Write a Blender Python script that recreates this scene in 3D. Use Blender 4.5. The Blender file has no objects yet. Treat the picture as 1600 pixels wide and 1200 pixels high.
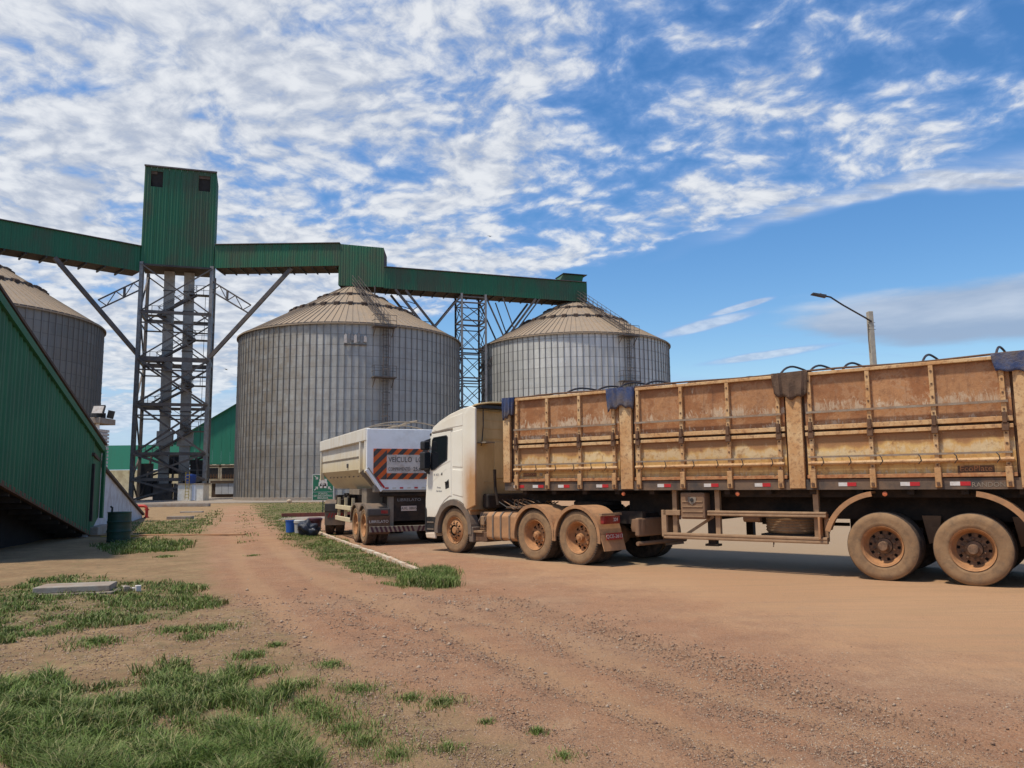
import bpy, math, random
import numpy as np
from mathutils import Vector, Matrix, noise as mnoise
random.seed(7); np.random.seed(7)
R = math.radians
sc = bpy.context.scene
col = sc.collection

# ------------------------------------------------------------------ camera
EYE = 1.6; FPX = 1240.0; PITCH = R(7.08); ROLL = R(0.6)
cam_d = bpy.data.cameras.new('camera'); cam = bpy.data.objects.new('camera', cam_d); col.objects.link(cam)
cam_d.sensor_width = 36; cam_d.lens = 36*FPX/1600; cam_d.clip_start = .05; cam_d.clip_end = 5000
cam.matrix_world = Matrix.Translation((0, 0, EYE)) @ Matrix.Rotation(R(90)+PITCH, 4, 'X') @ Matrix.Rotation(-ROLL, 4, 'Z')
sc.camera = cam

# ------------------------------------------------------------------ node helper
class V:
    def __init__(s, nt, sock): s.nt, s.s = nt, sock
    def _m(s, op, *a, clamp=False):
        n = s.nt.nodes.new('ShaderNodeMath'); n.operation = op; n.use_clamp = clamp
        for i, x in enumerate((s,)+a):
            if isinstance(x, V): s.nt.links.new(x.s, n.inputs[i])
            else: n.inputs[i].default_value = x
        return V(s.nt, n.outputs[0])
    def __add__(s, o): return s._m('ADD', o)
    def __radd__(s, o): return s._m('ADD', o)
    def __sub__(s, o): return s._m('SUBTRACT', o)
    def __rsub__(s, o): return (s*-1)+o
    def __mul__(s, o): return s._m('MULTIPLY', o)
    def __rmul__(s, o): return s._m('MULTIPLY', o)
    def __truediv__(s, o): return s._m('DIVIDE', o)
    def pow(s, o): return s._m('POWER', o)
    def max(s, o): return s._m('MAXIMUM', o)
    def min(s, o): return s._m('MINIMUM', o)
    def abs(s): return s._m('ABSOLUTE')
    def frac(s): return s._m('FRACT')
    def floor(s): return s._m('FLOOR')
    def sin(s): return s._m('SINE')
    def gt(s, o): return s._m('GREATER_THAN', o)
    def clamp(s): return s._m('ADD', 0.0, clamp=True)
    def step(s, a, b, lo=0.0, hi=1.0):        # smooth step from a to b
        n = s.nt.nodes.new('ShaderNodeMapRange'); n.interpolation_type = 'SMOOTHSTEP'
        s.nt.links.new(s.s, n.inputs['Value'])
        n.inputs['From Min'].default_value = a; n.inputs['From Max'].default_value = b
        n.inputs['To Min'].default_value = lo; n.inputs['To Max'].default_value = hi
        return V(s.nt, n.outputs[0])
class NT:
    def __init__(s, tree): s.t = tree; s.nodes = tree.nodes; s.links = tree.links
    def coord(s, kind='Object'):
        n = s.nodes.new('ShaderNodeTexCoord'); return V(s, n.outputs[kind])
    def pos(s): n = s.nodes.new('ShaderNodeNewGeometry'); return V(s, n.outputs['Position'])
    def xyz(s, v):
        n = s.nodes.new('ShaderNodeSeparateXYZ'); s.links.new(v.s, n.inputs[0]); return [V(s, n.outputs[i]) for i in range(3)]
    def comb(s, *a):
        n = s.nodes.new('ShaderNodeCombineXYZ')
        for i, x in enumerate(a):
            if isinstance(x, V): s.links.new(x.s, n.inputs[i])
            else: n.inputs[i].default_value = x
        return V(s, n.outputs[0])
    def map(s, v, scale=(1,1,1), loc=(0,0,0), rot=(0,0,0)):
        n = s.nodes.new('ShaderNodeMapping'); s.links.new(v.s, n.inputs[0])
        n.inputs['Scale'].default_value = scale; n.inputs['Location'].default_value = loc; n.inputs['Rotation'].default_value = rot
        return V(s, n.outputs[0])
    def noise(s, v, scale=5, detail=4, rough=.55, dist=0):
        n = s.nodes.new('ShaderNodeTexNoise'); s.links.new(v.s, n.inputs['Vector'])
        n.inputs['Scale'].default_value = scale; n.inputs['Detail'].default_value = detail
        n.inputs['Roughness'].default_value = rough; n.inputs['Distortion'].default_value = dist
        return V(s, n.outputs[0])
    def voro(s, v, scale=5, feature='F1', rnd=1.0):
        n = s.nodes.new('ShaderNodeTexVoronoi'); n.feature = feature; s.links.new(v.s, n.inputs['Vector'])
        n.inputs['Scale'].default_value = scale; n.inputs['Randomness'].default_value = rnd
        return V(s, n.outputs['Distance'])
    def rnd(s): n = s.nodes.new('ShaderNodeObjectInfo'); return V(s, n.outputs['Random'])
    def attr(s, name): n = s.nodes.new('ShaderNodeAttribute'); n.attribute_name = name; return V(s, n.outputs['Fac'])
    def offs(s, v, k=37.0):                    # texture space shifted per object so that copies differ
        n = s.nodes.new('ShaderNodeVectorMath'); n.operation = 'ADD'; s.links.new(v.s, n.inputs[0])
        r = s.rnd(); s.links.new(s.comb(r*k, r*k*.7, r*k*1.3).s, n.inputs[1]); return V(s, n.outputs[0])
    def col(s, c):
        n = s.nodes.new('ShaderNodeRGB'); n.outputs[0].default_value = (*c, 1); return V(s, n.outputs[0])
    def mix(s, f, a, b, mode='MIX'):
        n = s.nodes.new('ShaderNodeMix'); n.data_type = 'RGBA'; n.blend_type = mode; n.clamp_factor = True
        for i, x in ((0, f), (6, a), (7, b)):
            if isinstance(x, V): s.links.new(x.s, n.inputs[i])
            elif i == 0: n.inputs[i].default_value = x
            else: n.inputs[i].default_value = (*x, 1)
        return V(s, n.outputs[2])

# ------------------------------------------------------------------ world: physical sky and a high cloud deck
SUN_EL, SUN_AZ = 66.0, 242.0                   # azimuth clockwise from +Y (view direction): from the left, a little behind
w = bpy.data.worlds.new('World'); sc.world = w; w.use_nodes = True
wt = w.node_tree; wt.nodes.clear(); W = NT(wt)
sky = wt.nodes.new('ShaderNodeTexSky'); sky.sky_type = 'NISHITA'; sky.sun_disc = False
sky.sun_elevation = R(SUN_EL); sky.sun_rotation = R(SUN_AZ); sky.air_density = 1.15; sky.dust_density = .25; sky.ozone_density = 3.0
SKY = .105
hs = wt.nodes.new('ShaderNodeHueSaturation'); hs.inputs['Hue'].default_value = .504; hs.inputs['Saturation'].default_value = 1.30; hs.inputs['Value'].default_value = 1.36
wt.links.new(sky.outputs[0], hs.inputs['Color'])
d = W.coord('Generated'); dx, dy, dz = W.xyz(d)
zz = dz.max(0.0)+.18
px_, py_ = dx/zz, dy/zz
P = W.comb(px_, py_, 0.0)
warp = W.noise(W.map(P, (1, 1, 1), (3.1, 7.7, 0)), 2.2, 4, .55)
warp2 = W.noise(W.map(P, (1, 1, 1), (9.1, 2.7, 0)), 7.0, 3, .5)
Pw = W.comb(px_+warp*.22+warp2*.035, py_+warp*.10-warp2*.035, 1.3)
big = W.noise(W.map(Pw, (1, 1, 1), (.6, 2.3, 0)), 2.3, 3, .5)
mid = W.noise(W.map(Pw, (1, 1.25, 1), (5.2, 1.3, 0), (0, 0, .5)), 7.5, 5, .55)
fine = W.noise(W.map(Pw, (1.1, 1, 1), (1.2, 4.1, 0), (0, 0, .7)), 22, 5, .6)
cells = 1.0-W.voro(W.map(Pw, (1, 1.35, 1), (0, 0, 0), (0, 0, .35)), 17, 'SMOOTH_F1')
edge = (px_*.6+py_*.8)-1.90+(big-.5)*.25      # beyond this line the sky is clear on the right
far_fade = edge.step(-.10, .10)
right_fade = (px_-(py_-1.25)*.8+(mid-.5)*.5).step(.35, .95)
cov = big*.58+mid*.52+fine*.34+cells*.20+px_.step(.25, -.75)*.135-far_fade*.60-right_fade*.13
dens = cov.step(.63, 1.0)
e2 = edge+(W.noise(P, 2.2, 2, .5)-.5)*.10     # smooth streak along the rim of the deck
streakn = W.noise(W.map(P, (1.6, 10.0, 1), (0, 0, 0), (0, 0, .72)), 2.0, 5, .6)
band = (e2.step(-.13, -.02)*e2.step(.045, .0))*px_.step(.35, .75)*(streakn*1.6+.1)
cir = W.noise(W.map(P, (.9, 4.2, 1), (2.0, .4, 0), (0, 0, .5)), 2.0, 5, .6)
cirrus = cir.step(.58, .80)*edge.step(.25, .7)*.5
hazecloud = W.noise(W.map(W.comb(dx, dy, dz*5.0), (1, 1, 1), (.35, .0, .0)), 3.3, 6, .55)
gx = (dx-.52)*(dx-.52)*26.0+(dz-.180)*(dz-.180)*620.0
puff = (gx.step(1.6, .0)*1.1+(hazecloud-.5)*2.8-.10).step(.12, .75)*gx.step(2.0, .8)*.85
low = (hazecloud+(dz.step(.16, .03))*.30).step(.52, .80)*dz.step(.19, .07)*.85
wn_ = W.noise(W.map(W.comb(dx, dy, dz*4.0), (1, 1, 1), (1.7, 0, 0)), 9, 5, .6)
def wisp(cx, cz, sl, ax, az): v_ = (dz-cz)-(dx-cx)*sl; return ((dx-cx)*(dx-cx)*(1/ax**2)+v_*v_*(1/az**2)+(wn_-.5)*1.6).step(1.0, .1)
wisps = wisp(.235, .188, .20, .075, .0085).max(wisp(.275, .207, .22, .04, .005)).max(wisp(.30, .148, .10, .10, .006))*.7
dens = dens.max(band.clamp()*.9).max(cirrus).max(low).max(wisps)
light = (cells*.35+fine*.65+mid*.4).step(.56, .92)
ccol = W.mix(light, (.50/SKY, .55/SKY, .65/SKY), (.84/SKY, .86/SKY, .89/SKY))
ccol = W.mix(dens.step(.20, .95), (.30/SKY, .46/SKY, .80/SKY), ccol)
bgcol = V(W, hs.outputs[0])
colr = W.mix(dens*.94, bgcol, ccol)
colr = W.mix(dz.step(.16, .0)*.75, colr, (.42/SKY, .60/SKY, .84/SKY))
colr = W.mix(puff, colr, W.mix((hazecloud+(dz-.18)*4.0).step(.40, .72), (.33/SKY, .42/SKY, .58/SKY), (.62/SKY, .68/SKY, .78/SKY)))
bg = wt.nodes.new('ShaderNodeBackground'); bg.inputs['Strength'].default_value = SKY
# strength: the background strength; clouds keep their own radiance by dividing through it
wt.links.new(colr.s, bg.inputs['Color'])
wo = wt.nodes.new('ShaderNodeOutputWorld'); wt.links.new(bg.outputs[0], wo.inputs[0])

sun_d = bpy.data.lights.new('sun', 'SUN'); sun_d.energy = 3.9; sun_d.angle = R(4.0); sun_d.color = (1.0, .915, .78)
sun = bpy.data.objects.new('sun', sun_d); col.objects.link(sun)
sdir = Vector((math.sin(R(SUN_AZ))*math.cos(R(SUN_EL)), math.cos(R(SUN_AZ))*math.cos(R(SUN_EL)), math.sin(R(SUN_EL))))
sun.rotation_euler = (-sdir).to_track_quat('-Z', 'Y').to_euler(); sun.location = (0, -20, 60)
vs = sc.view_settings; vs.view_transform = 'Standard'; vs.look = 'None'; vs.gamma = 1; vs.exposure = 0.0; vs.use_curve_mapping = False
sc.cycles.max_bounces = 5; sc.cycles.diffuse_bounces = 3; sc.cycles.glossy_bounces = 3

# ------------------------------------------------------------------ materials
def material(name, fn):
    m = bpy.data.materials.new(name); m.use_nodes = True; t = m.node_tree; t.nodes.clear(); N = NT(t)
    b = t.nodes.new('ShaderNodeBsdfPrincipled'); o = t.nodes.new('ShaderNodeOutputMaterial'); t.links.new(b.outputs[0], o.inputs[0])
    r = fn(N)
    for k, key in (('c', 'Base Color'), ('r', 'Roughness'), ('m', 'Metallic'), ('s', 'Specular IOR Level')):
        if k in r:
            x = r[k]
            if isinstance(x, V): t.links.new(x.s, b.inputs[key])
            elif k == 'c': b.inputs[key].default_value = (*x, 1)
            else: b.inputs[key].default_value = x
    if 'bump' in r:
        h, dist, st = r['bump']
        bm_ = t.nodes.new('ShaderNodeBump'); bm_.inputs['Distance'].default_value = dist; bm_.inputs['Strength'].default_value = st
        t.links.new(h.s, bm_.inputs['Height']); t.links.new(bm_.outputs[0], b.inputs['Normal'])
    return m
M = {}
def soil_nodes(N, p, full=True):
    """bare lateritic soil with gravel; the same surface runs under the thin dust at the road's edge"""
    a = N.noise(p, .35, 5, .6); b = N.noise(p, 2.2, 6, .65); c = N.noise(p, 34, 4, .75); e = N.noise(N.map(p, (1, .35, 1), (0, 0, 0), (0, 0, -.65)), 5, 5, .65)
    f = N.noise(p, 9, 5, .7)
    base = N.mix(a.step(.38, .66), (.405, .205, .108), (.44, .260, .148))
    base = N.mix(b.step(.40, .72)*.8, base, (.31, .162, .092))
    base = N.mix(e.step(.55, .75)*.5, base, (.54, .35, .21))
    base = N.mix(f.step(.54, .74)*.5, base, (.235, .140, .088))
    base = N.mix(c.step(.54, .72)*.65, base, (.165, .100, .065))
    base = N.mix(c.step(.44, .30)*.5, base, (.56, .42, .29))
    g4 = N.noise(p, 85, 3, .7); base = N.mix(g4.step(.54, .66)*.5, base, (.20, .125, .08)); base = N.mix(g4.step(.46, .36)*.4, base, (.56, .42, .30))
    sp2 = N.noise(p, 3.5, 5, .7)
    base = N.mix(N.voro(p, 42).step(.26, .12)*sp2.step(.42, .58)*.7, base, (.15, .095, .068)); base = N.mix(N.voro(N.map(p, (1, 1, 1), (3, 5, 0)), 30).step(.20, .10)*.6, base, (.58, .47, .35))
    base = N.mix(N.noise(p, .75, 6, .72, .6).step(.54, .68)*.35, base, (.30, .195, .125))
    rut = (N.attr('rut')+(N.noise(p, 3.0, 4)-.5)*.7).step(.25, .9)
    base = N.mix(rut*.45, base, (.475, .290, .158))
    return base, c*.7+b*.5+f*.6+g4*.35
def m_ground(N):
    p = N.pos(); base, h = soil_nodes(N, p)
    tr_ = (N.attr('track')+(N.noise(p, 1.4, 5, .65)-.5)*1.1).step(.25, .8)
    side = N.mix(N.noise(p, 1.1, 6, .7).step(.38, .62), (.30, .190, .100), (.39, .255, .135))
    side = N.mix(N.noise(p, 7.5, 5, .75).step(.50, .66)*.7, side, (.185, .13, .078))
    side = N.mix(N.noise(p, 26, 4, .75).step(.56, .70)*.6, side, (.38, .29, .18))
    side = N.mix(N.noise(p, 3.1, 5, .7).step(.50, .66)*.5, side, (.22, .19, .09))
    base = N.mix(tr_, side, base)
    g = N.attr('cover'); g2 = (g+(N.noise(p, 3.5, 5, .7)-.5)*1.3).step(.35, .95)
    green = N.mix(N.noise(p, 1.3, 3).step(.35, .65), (.085, .105, .032), (.16, .15, .06))
    base = N.mix(g2*.75, base, green)
    return dict(c=base, r=.95, s=.2, bump=(h, .045, 1.0))
M['ground'] = material('ground_soil', m_ground)
def m_road(N):
    p = N.pos(); base, h = soil_nodes(N, p)
    st = N.noise(N.map(p, (.28, 2.2, 1), (0, 0, 0), (0, 0, R(-37))), 2.0, 5, .6)
    st2 = N.noise(N.map(p, (.12, 3.5, 1), (5, 2, 0), (0, 0, R(-30))), 3.0, 4, .6)
    big_ = N.noise(p, .22, 3, .5)
    r = N.mix(big_.step(.38, .62), (.415, .236, .124), (.445, .264, .142))
    r = N.mix(st.step(.42, .70)*.55, r, (.345, .220, .118))
    r = N.mix(st2.step(.52, .66)*.35, r, (.30, .195, .125))
    r = N.mix(N.noise(p, 120, 3, .7).step(.42, .62)*.34, r, (.28, .175, .105))
    r = N.mix(N.noise(p, 14, 4, .7).step(.58, .70)*.40, r, (.25, .155, .095))
    r = N.mix(N.voro(p, 23).step(.13, .06)*N.noise(p, 2.2, 4).step(.45, .6)*.7, r, (.15, .10, .07))
    r = N.mix(N.noise(p, .8, 6, .7, .8).step(.60, .70)*.35, r, (.25, .185, .135))
    bare = N.attr('bare')
    r = N.mix((bare+(N.noise(p, 1.2, 4)-.5)*.5).step(.3, .8)*.8, r, (.33, .245, .155))
    k = (N.attr('fade')+(N.noise(p, .9, 6, .7)-.5)*1.5).step(.22, .95)
    hh = N.noise(p, 45, 4, .7)
    return dict(c=N.mix(k, base, r), r=.92, s=.25, bump=(h*(1.0-k)*3.0+hh, .014, .9))
M['road'] = material('dusty_asphalt', m_road)
def m_plain(c1, c2, r=.8, scale=4, m=0.0, bump=.004, dust=None, dscale=3.0, world=False, s=.4):
    def fn(N):
        p = N.pos() if world else N.offs(N.coord())
        k = N.noise(p, scale, 5, .65).step(.35, .68)
        cc = N.mix(k, c1, c2)
        if dust:
            q = N.noise(p, dscale, 5, .7).step(.40, .70); cc = N.mix(q*dust[1], cc, dust[0])
        rr = {'c': cc, 'r': r, 'm': m, 's': s}
        if bump: rr['bump'] = (N.noise(p, scale*9, 3, .6), bump, .6)
        return rr
    return fn
DUST = (.40, .22, .115)
M['green'] = material('green_cladding', lambda N: (lambda p: (lambda x, y, z: (lambda st, br: dict(
    c=N.mix(br*.75, N.mix(st*.35, (.018, .130, .060), (.034, .098, .048)), (.072, .070, .040)), r=.55, s=.4,
    bump=(N.noise(p, 3, 3), .01, .3)))(N.noise(N.map(p, (2.5, 2.5, .12)), 1.5, 4, .6).step(.35, .7), (N.noise(N.map(p, (.6, .6, .25)), .35, 5, .7)).step(.42, .66)))(*N.xyz(p)))(N.pos()))
M['green_near'] = material('green_cladding_near', lambda N: (lambda p: dict(
    c=N.mix(N.noise(N.map(p, (3, 3, .3)), 1.5, 5, .65).step(.4, .75)*.55, N.mix(N.noise(p, .5, 3).step(.35, .65), (.022, .128, .060), (.032, .150, .070)), (.055, .10, .062)), r=.6, s=.35,
    bump=(N.noise(p, 6, 3), .01, .3)))(N.pos()))
M['green_hall'] = material('green_hall_cladding', lambda N: (lambda p: dict(
    c=N.mix(N.noise(N.map(p, (2, 2, .1)), .8, 4, .6).step(.4, .7)*.5, (.022, .20, .125), (.03, .16, .10)), r=.55, s=.4))(N.pos()))
M['dark_soffit'] = material('dusty_dark_steel_soffit', m_plain((.060, .042, .032), (.11, .070, .048), .85, 1.2, world=True))
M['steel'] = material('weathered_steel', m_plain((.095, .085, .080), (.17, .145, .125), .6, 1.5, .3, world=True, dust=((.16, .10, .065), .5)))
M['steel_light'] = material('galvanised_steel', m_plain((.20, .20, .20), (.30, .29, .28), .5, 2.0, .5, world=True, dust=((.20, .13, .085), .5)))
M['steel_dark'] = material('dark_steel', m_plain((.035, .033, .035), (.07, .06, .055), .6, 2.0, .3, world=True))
M['concrete'] = material('concrete', m_plain((.33, .29, .24), (.24, .205, .165), .9, 3.0, bump=.01, world=True, dust=(DUST, .35)))
M['elevator'] = material('elevator_casing', m_plain((.40, .38, .34), (.50, .47, .42), .7, .8, .1, world=True, dust=((.27, .22, .17), .6)))
M['white_wall'] = material('stained_white_wall', m_plain((.60, .60, .62), (.48, .47, .49), .9, 1.5, world=True, dust=((.34, .22, .15), .30)))
M['beige_wall'] = material('beige_wall', m_plain((.72, .64, .46), (.64, .56, .39), .9, 1.0, world=True, dust=((.30, .20, .12), .4), dscale=1.0))
M['hut_wall'] = material('cream_hut_wall', m_plain((.82, .78, .68), (.74, .69, .58), .9, 2.0, world=True, dust=((.45, .33, .22), .35)))
M['grey_sheet'] = material('grey_sheet', m_plain((.58, .61, .66), (.48, .50, .54), .6, 1.0, world=True))
M['white_band'] = material('painted_kerb', m_plain((.60, .53, .42), (.44, .35, .25), .9, 3, world=True, dust=(DUST, .9), dscale=4))
M['red_kerb'] = material('red_kerb', m_plain((.25, .08, .05), (.19, .07, .05), .9, 3, world=True))
M['black_void'] = material('interior_shade_paint', m_plain((.012, .011, .012), (.02, .018, .018), .9, 3))  # near-black colour stands for the shade inside closed spaces
def m_silo(N, rk=1.15, lk=1.0):
    p = N.coord(); x, y, z = N.xyz(p)
    n = N.nodes.new('ShaderNodeMath'); n.operation = 'ARCTAN2'; N.links.new(x.s, n.inputs[0]); N.links.new((y*-1).s, n.inputs[1])
    ang = V(N, n.outputs[0])                   # 0 faces -Y
    sheet = (z/1.12); row = sheet.floor(); colid = ((ang*110/6.28318/3.0)+row*.5).floor()
    wn = N.nodes.new('ShaderNodeTexWhiteNoise'); wn.noise_dimensions = '2D'; N.links.new(N.comb(colid, row, 0.0).s, wn.inputs['Vector']); var = V(N, wn.outputs['Value'])
    q = N.comb(ang*12.4, z, 0.0)
    streak = N.noise(N.map(q, (1.6, .10, 1)), 1.0, 5, .65)
    blot = N.noise(N.map(q, (.5, 1.1, 1)), .8, 6, .68)
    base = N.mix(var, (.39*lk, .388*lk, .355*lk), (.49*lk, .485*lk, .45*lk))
    base = N.mix(streak.step(.38, .7)*.5, base, (.24*lk, .24*lk, .235*lk))
    rust = ((ang*-1.0).step(-.25, .75)*.65+blot.step(.35, .7)*.5)
    base = N.mix((rust*(N.noise(q, .9, 5, .7).step(.3, .65))).min(.85)*rk, base, (.275, .225, .165))
    base = N.mix(blot.step(.50, .74)*.45, base, (.40*lk, .41*lk, .41*lk))
    low = z.step(5.4, 5.2)*.28
    base = N.mix(low, base, (.12, .095, .07))
    joint = ((sheet.frac()-.5).abs()).gt(.465)
    base = N.mix(joint*.4, base, (.09, .085, .08))
    corr = (z*6.28318/.105).sin()
    return dict(c=base, r=.50, m=.45, bump=(corr*.5+blot*2.0, .015, .8))
M['silo'] = material('galvanised_silo_wall', m_silo)
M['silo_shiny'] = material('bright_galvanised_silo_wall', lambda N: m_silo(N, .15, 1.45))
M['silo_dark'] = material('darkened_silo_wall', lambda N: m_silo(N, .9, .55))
def m_roof(N):
    p = N.pos(); k = N.noise(p, .55, 5, .65); k2 = N.noise(p, 4, 4, .6); r = N.rnd()
    c = N.mix(k.step(.35, .68), (.36, .265, .175), (.30, .235, .17)); c = N.mix(k2.step(.5, .75)*.5, c, (.17, .12, .085))
    c = N.mix(r*.35, c, (.34, .26, .18))
    return dict(c=c, r=.75, m=.1)
M['silo_roof'] = material('dusty_silo_roof', m_roof)
M['stiffener'] = material('silo_stiffener', m_plain((.21, .205, .20), (.32, .31, .29), .55, .6, .4, world=True, dust=((.13, .10, .075), .6), dscale=.6))
def m_cab(N):
    p = N.coord(); x, y, z = N.xyz(p)
    a = N.noise(p, 1.6, 6, .65); b = N.noise(p, 9, 5, .7); c = N.noise(N.map(p, (6, 6, .7)), 1.5, 4, .6)
    base = N.mix(a.step(.4, .7)*.5, (.83, .79, .68), (.77, .70, .55))
    rear = (x*-1.0).step(-3.75, -3.25)*z.step(2.75, 1.45)
    low = z.step(1.15, .45)
    dirt = (rear*1.1+low*.45+(b-.5)*.55*(rear+.15)+(c-.5)*.5*(rear+.1)).clamp()
    base = N.mix(dirt, base, (.50, .27, .12))
    top = z.step(2.7, 3.3); base = N.mix(top*.3*(a.step(.3, .6)), base, (.62, .49, .31))
    return dict(c=base, r=N.noise(p, 4, 3)._m('MULTIPLY_ADD', .3, .28), s=.5, bump=(b, .002, .3))
M['cab_paint'] = material('dusty_cream_paint', m_cab)
def m_cabback(N):
    p = N.coord(); x, y, z = N.xyz(p); a = N.noise(N.map(p, (2, 2, .8)), 1.5, 6, .65)
    c = N.mix(a.step(.35, .65), (.66, .49, .25), (.54, .38, .18)); c = N.mix(z.step(2.0, .9)*.7, c, (.20, .11, .055))
    return dict(c=c, r=.7, bump=(N.noise(p, 12, 3), .004, .4))
M['cab_back'] = material('dusty_ochre_back_panel', m_cabback)
def m_tpanel(N, upper):
    p = N.coord(); q = N.offs(p, 53.0); x, y, z = N.xyz(p)
    a = N.noise(q, 1.7, 6, .65); b = N.noise(q, 6.5, 6, .72); drip = N.noise(N.map(q, (9, 1, .8)), 1.6, 5, .65)
    flame = N.noise(N.map(q, (8.5, 1, 3.0)), 1.3, 5, .72, 1.6)          # scuffs with tongues standing up
    scr = N.noise(N.map(q, (2.2, 1, 7.0), (0, 0, 0), (0, .5, 0)), 3.0, 6, .8, 2.2)
    if upper:
        c = N.mix(a.step(.36, .64), (.33, .130, .044), (.50, .250, .105))
        c = N.mix(b.step(.46, .66)*.5, c, (.20, .085, .036))
        c = N.mix(b.step(.44, .32)*.45, c, (.42, .27, .16))
        lowz = z.step(.62, .36)*z.step(.29, .33); low2 = z.step(.24, .10)*z.step(.0, .04)
        pat = N.noise(q, 2.6, 4, .6)-.5
        c = N.mix((lowz*.28+flame+pat*.8-.60).step(.08, .26)*.8, c, (.66, .53, .37))
        c = N.mix((low2*.22+flame+pat*.8-.64).step(.08, .20)*.8, c, (.70, .58, .42))
        c = N.mix((scr-.60).step(.02, .09)*.55, c, (.55, .41, .27))
        c = N.mix(drip.step(.54, .74)*.6, c, (.15, .065, .030)); c = N.mix(z.step(.80, .95)*.5, c, (.20, .085, .038)); c = N.mix((a-.5).abs().step(.035, .0)*.4, c, (.52, .32, .18))
    else:
        c = N.mix(a.step(.35, .65), (.74, .49, .18), (.66, .38, .12))
        wave = z+(N.noise(N.map(q, (1.6, 1, .2)), 1.5, 3)-.5)*.42
        c = N.mix(wave.step(.50, .60)*.85, c, (.30, .135, .055))
        c = N.mix((wave-.56).abs().step(.05, .0)*.5, c, (.36, .17, .07))
        band = wave.step(.30, .40)*wave.step(.56, .45)
        pat = N.noise(q, 2.6, 4, .6)-.5
        c = N.mix((band*.34+flame+pat*.8-.54).step(.06, .34)*.75, c, (.76, .62, .38))
        c = N.mix((z.step(.22, .06)*.22+flame-.60).step(.10, .20)*.75, c, (.72, .58, .36))
        c = N.mix(drip.step(.50, .70)*wave.step(.5, .1)*.6, c, (.34, .145, .05))
        c = N.mix(z.step(.09, .0)*.6, c, (.40, .17, .07))
        c = N.mix(b.step(.52, .66)*.6, c, (.30, .13, .045)); c = N.mix(z.step(.62, .76)*.5, c, (.28, .115, .045))
    c = N.mix(N.rnd()*.35, c, (.27, .125, .05)); c = N.mix((b-.1).step(.50, .60)*.3, c, (.15, .07, .035))
    return dict(c=c, r=.62, bump=(b+a*2.0+flame, .010, .7))
M['panel_up'] = material('rusty_brown_board', lambda N: m_tpanel(N, True))
M['panel_low'] = material('ochre_board', lambda N: m_tpanel(N, False))
def m_rib(N):
    p = N.pos(); z = N.xyz(p)[2]
    a = N.noise(p, 2.2, 6, .65); b = N.noise(p, 17, 5, .7)
    c = N.mix(a.step(.35, .65), (.66, .45, .23), (.54, .29, .115))
    c = N.mix(z.step(2.2, 1.6)*.55, c, (.43, .22, .085))
    c = N.mix(b.step(.48, .66)*.6, c, (.20, .085, .04)); c = N.mix(b.step(.42, .28)*.45, c, (.62, .47, .29))
    return dict(c=c, r=.65, bump=(b, .004, .4))
M['rib'] = material('rust_streaked_frame', m_rib)
M['lip'] = material('orange_rust_lip', m_plain((.42, .17, .065), (.50, .27, .12), .7, 9, dust=((.20, .07, .03), .6), dscale=14, world=True))
M['pipe_grey'] = material('bare_grey_pipe', m_plain((.36, .30, .23), (.28, .21, .15), .5, 6, .35, dust=((.33, .17, .08), .6), dscale=8, world=True))
M['rust_dark'] = material('dark_rusty_iron', m_plain((.16, .085, .045), (.10, .055, .035), .8, 8, world=True))
M['rail'] = material('worn_dark_chassis_rail', m_plain((.055, .048, .045), (.16, .105, .068), .7, 1.7, dust=((.24, .145, .085), .5), dscale=2.5, world=True))
M['chassis'] = material('dusty_black_chassis', m_plain((.020, .016, .014), (.050, .032, .022), .85, 4, world=True))
M['dusty_brown'] = material('dust_covered_metal', m_plain((.25, .145, .082), (.17, .10, .06), .85, 3, world=True, dust=((.33, .20, .115), .5), dscale=6))
M['fender'] = material('dust_covered_fender', m_plain((.45, .235, .11), (.37, .195, .09), .75, 2.5, world=True, dust=((.21, .13, .08), .4), dscale=5))
M['guard'] = material('dusty_guard_rail', m_plain((.40, .255, .145), (.31, .195, .11), .6, 5, .15, world=True, dust=((.22, .13, .075), .4)))
M['rim'] = material('orange_dust_rim', m_plain((.48, .235, .10), (.39, .19, .08), .8, 7, world=True, dust=((.20, .10, .05), .4), dscale=11))
M['hub'] = material('greasy_shaded_hub', m_plain((.22, .125, .07), (.09, .055, .035), .7, 12, world=True))  # grease and grime; doubles as painted shade on the trailer discs
M['tyre'] = material('dusty_tyre', m_plain((.26, .155, .080), (.32, .20, .105), .92, 2.6, world=True, dust=((.12, .082, .055), .5), dscale=7, bump=.006))
M['tyre_tread'] = material('tread_rubber', m_plain((.045, .033, .026), (.11, .072, .048), .9, 9, world=True, bump=.01))
M['glass'] = material('dark_glass', lambda N: dict(c=(.012, .014, .018), r=.08, s=.6))
M['black'] = material('black_plastic', m_plain((.018, .018, .020), (.035, .033, .033), .5, 6))
M['dark_trim'] = material('dusty_grey_trim', m_plain((.13, .105, .085), (.19, .14, .105), .75, 5, world=True, dust=((.30, .18, .10), .4)))
M['white'] = material('white_paint', m_plain((.84, .85, .85), (.78, .79, .79), .45, 1.5, world=True, dust=((.62, .58, .52), .3)))
M['cream'] = material('cream_dump_paint', lambda N: (lambda p: (lambda x, y, z: dict(c=N.mix(N.noise(N.map(p, (1.5, 1.5, .5)), 2, 5, .65).step(.4, .7)*.5, N.mix((z+(N.noise(p, 1.5, 4)-.5)*.8).step(2.7, 2.0), (.70, .67, .60), (.66, .56, .37)), (.54, .43, .27)), r=.6))(*N.xyz(p)))(N.coord()))
M['dull_metal'] = material('dull_dusty_metal', m_plain((.20, .165, .13), (.29, .235, .175), .7, 3, world=True))
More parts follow.
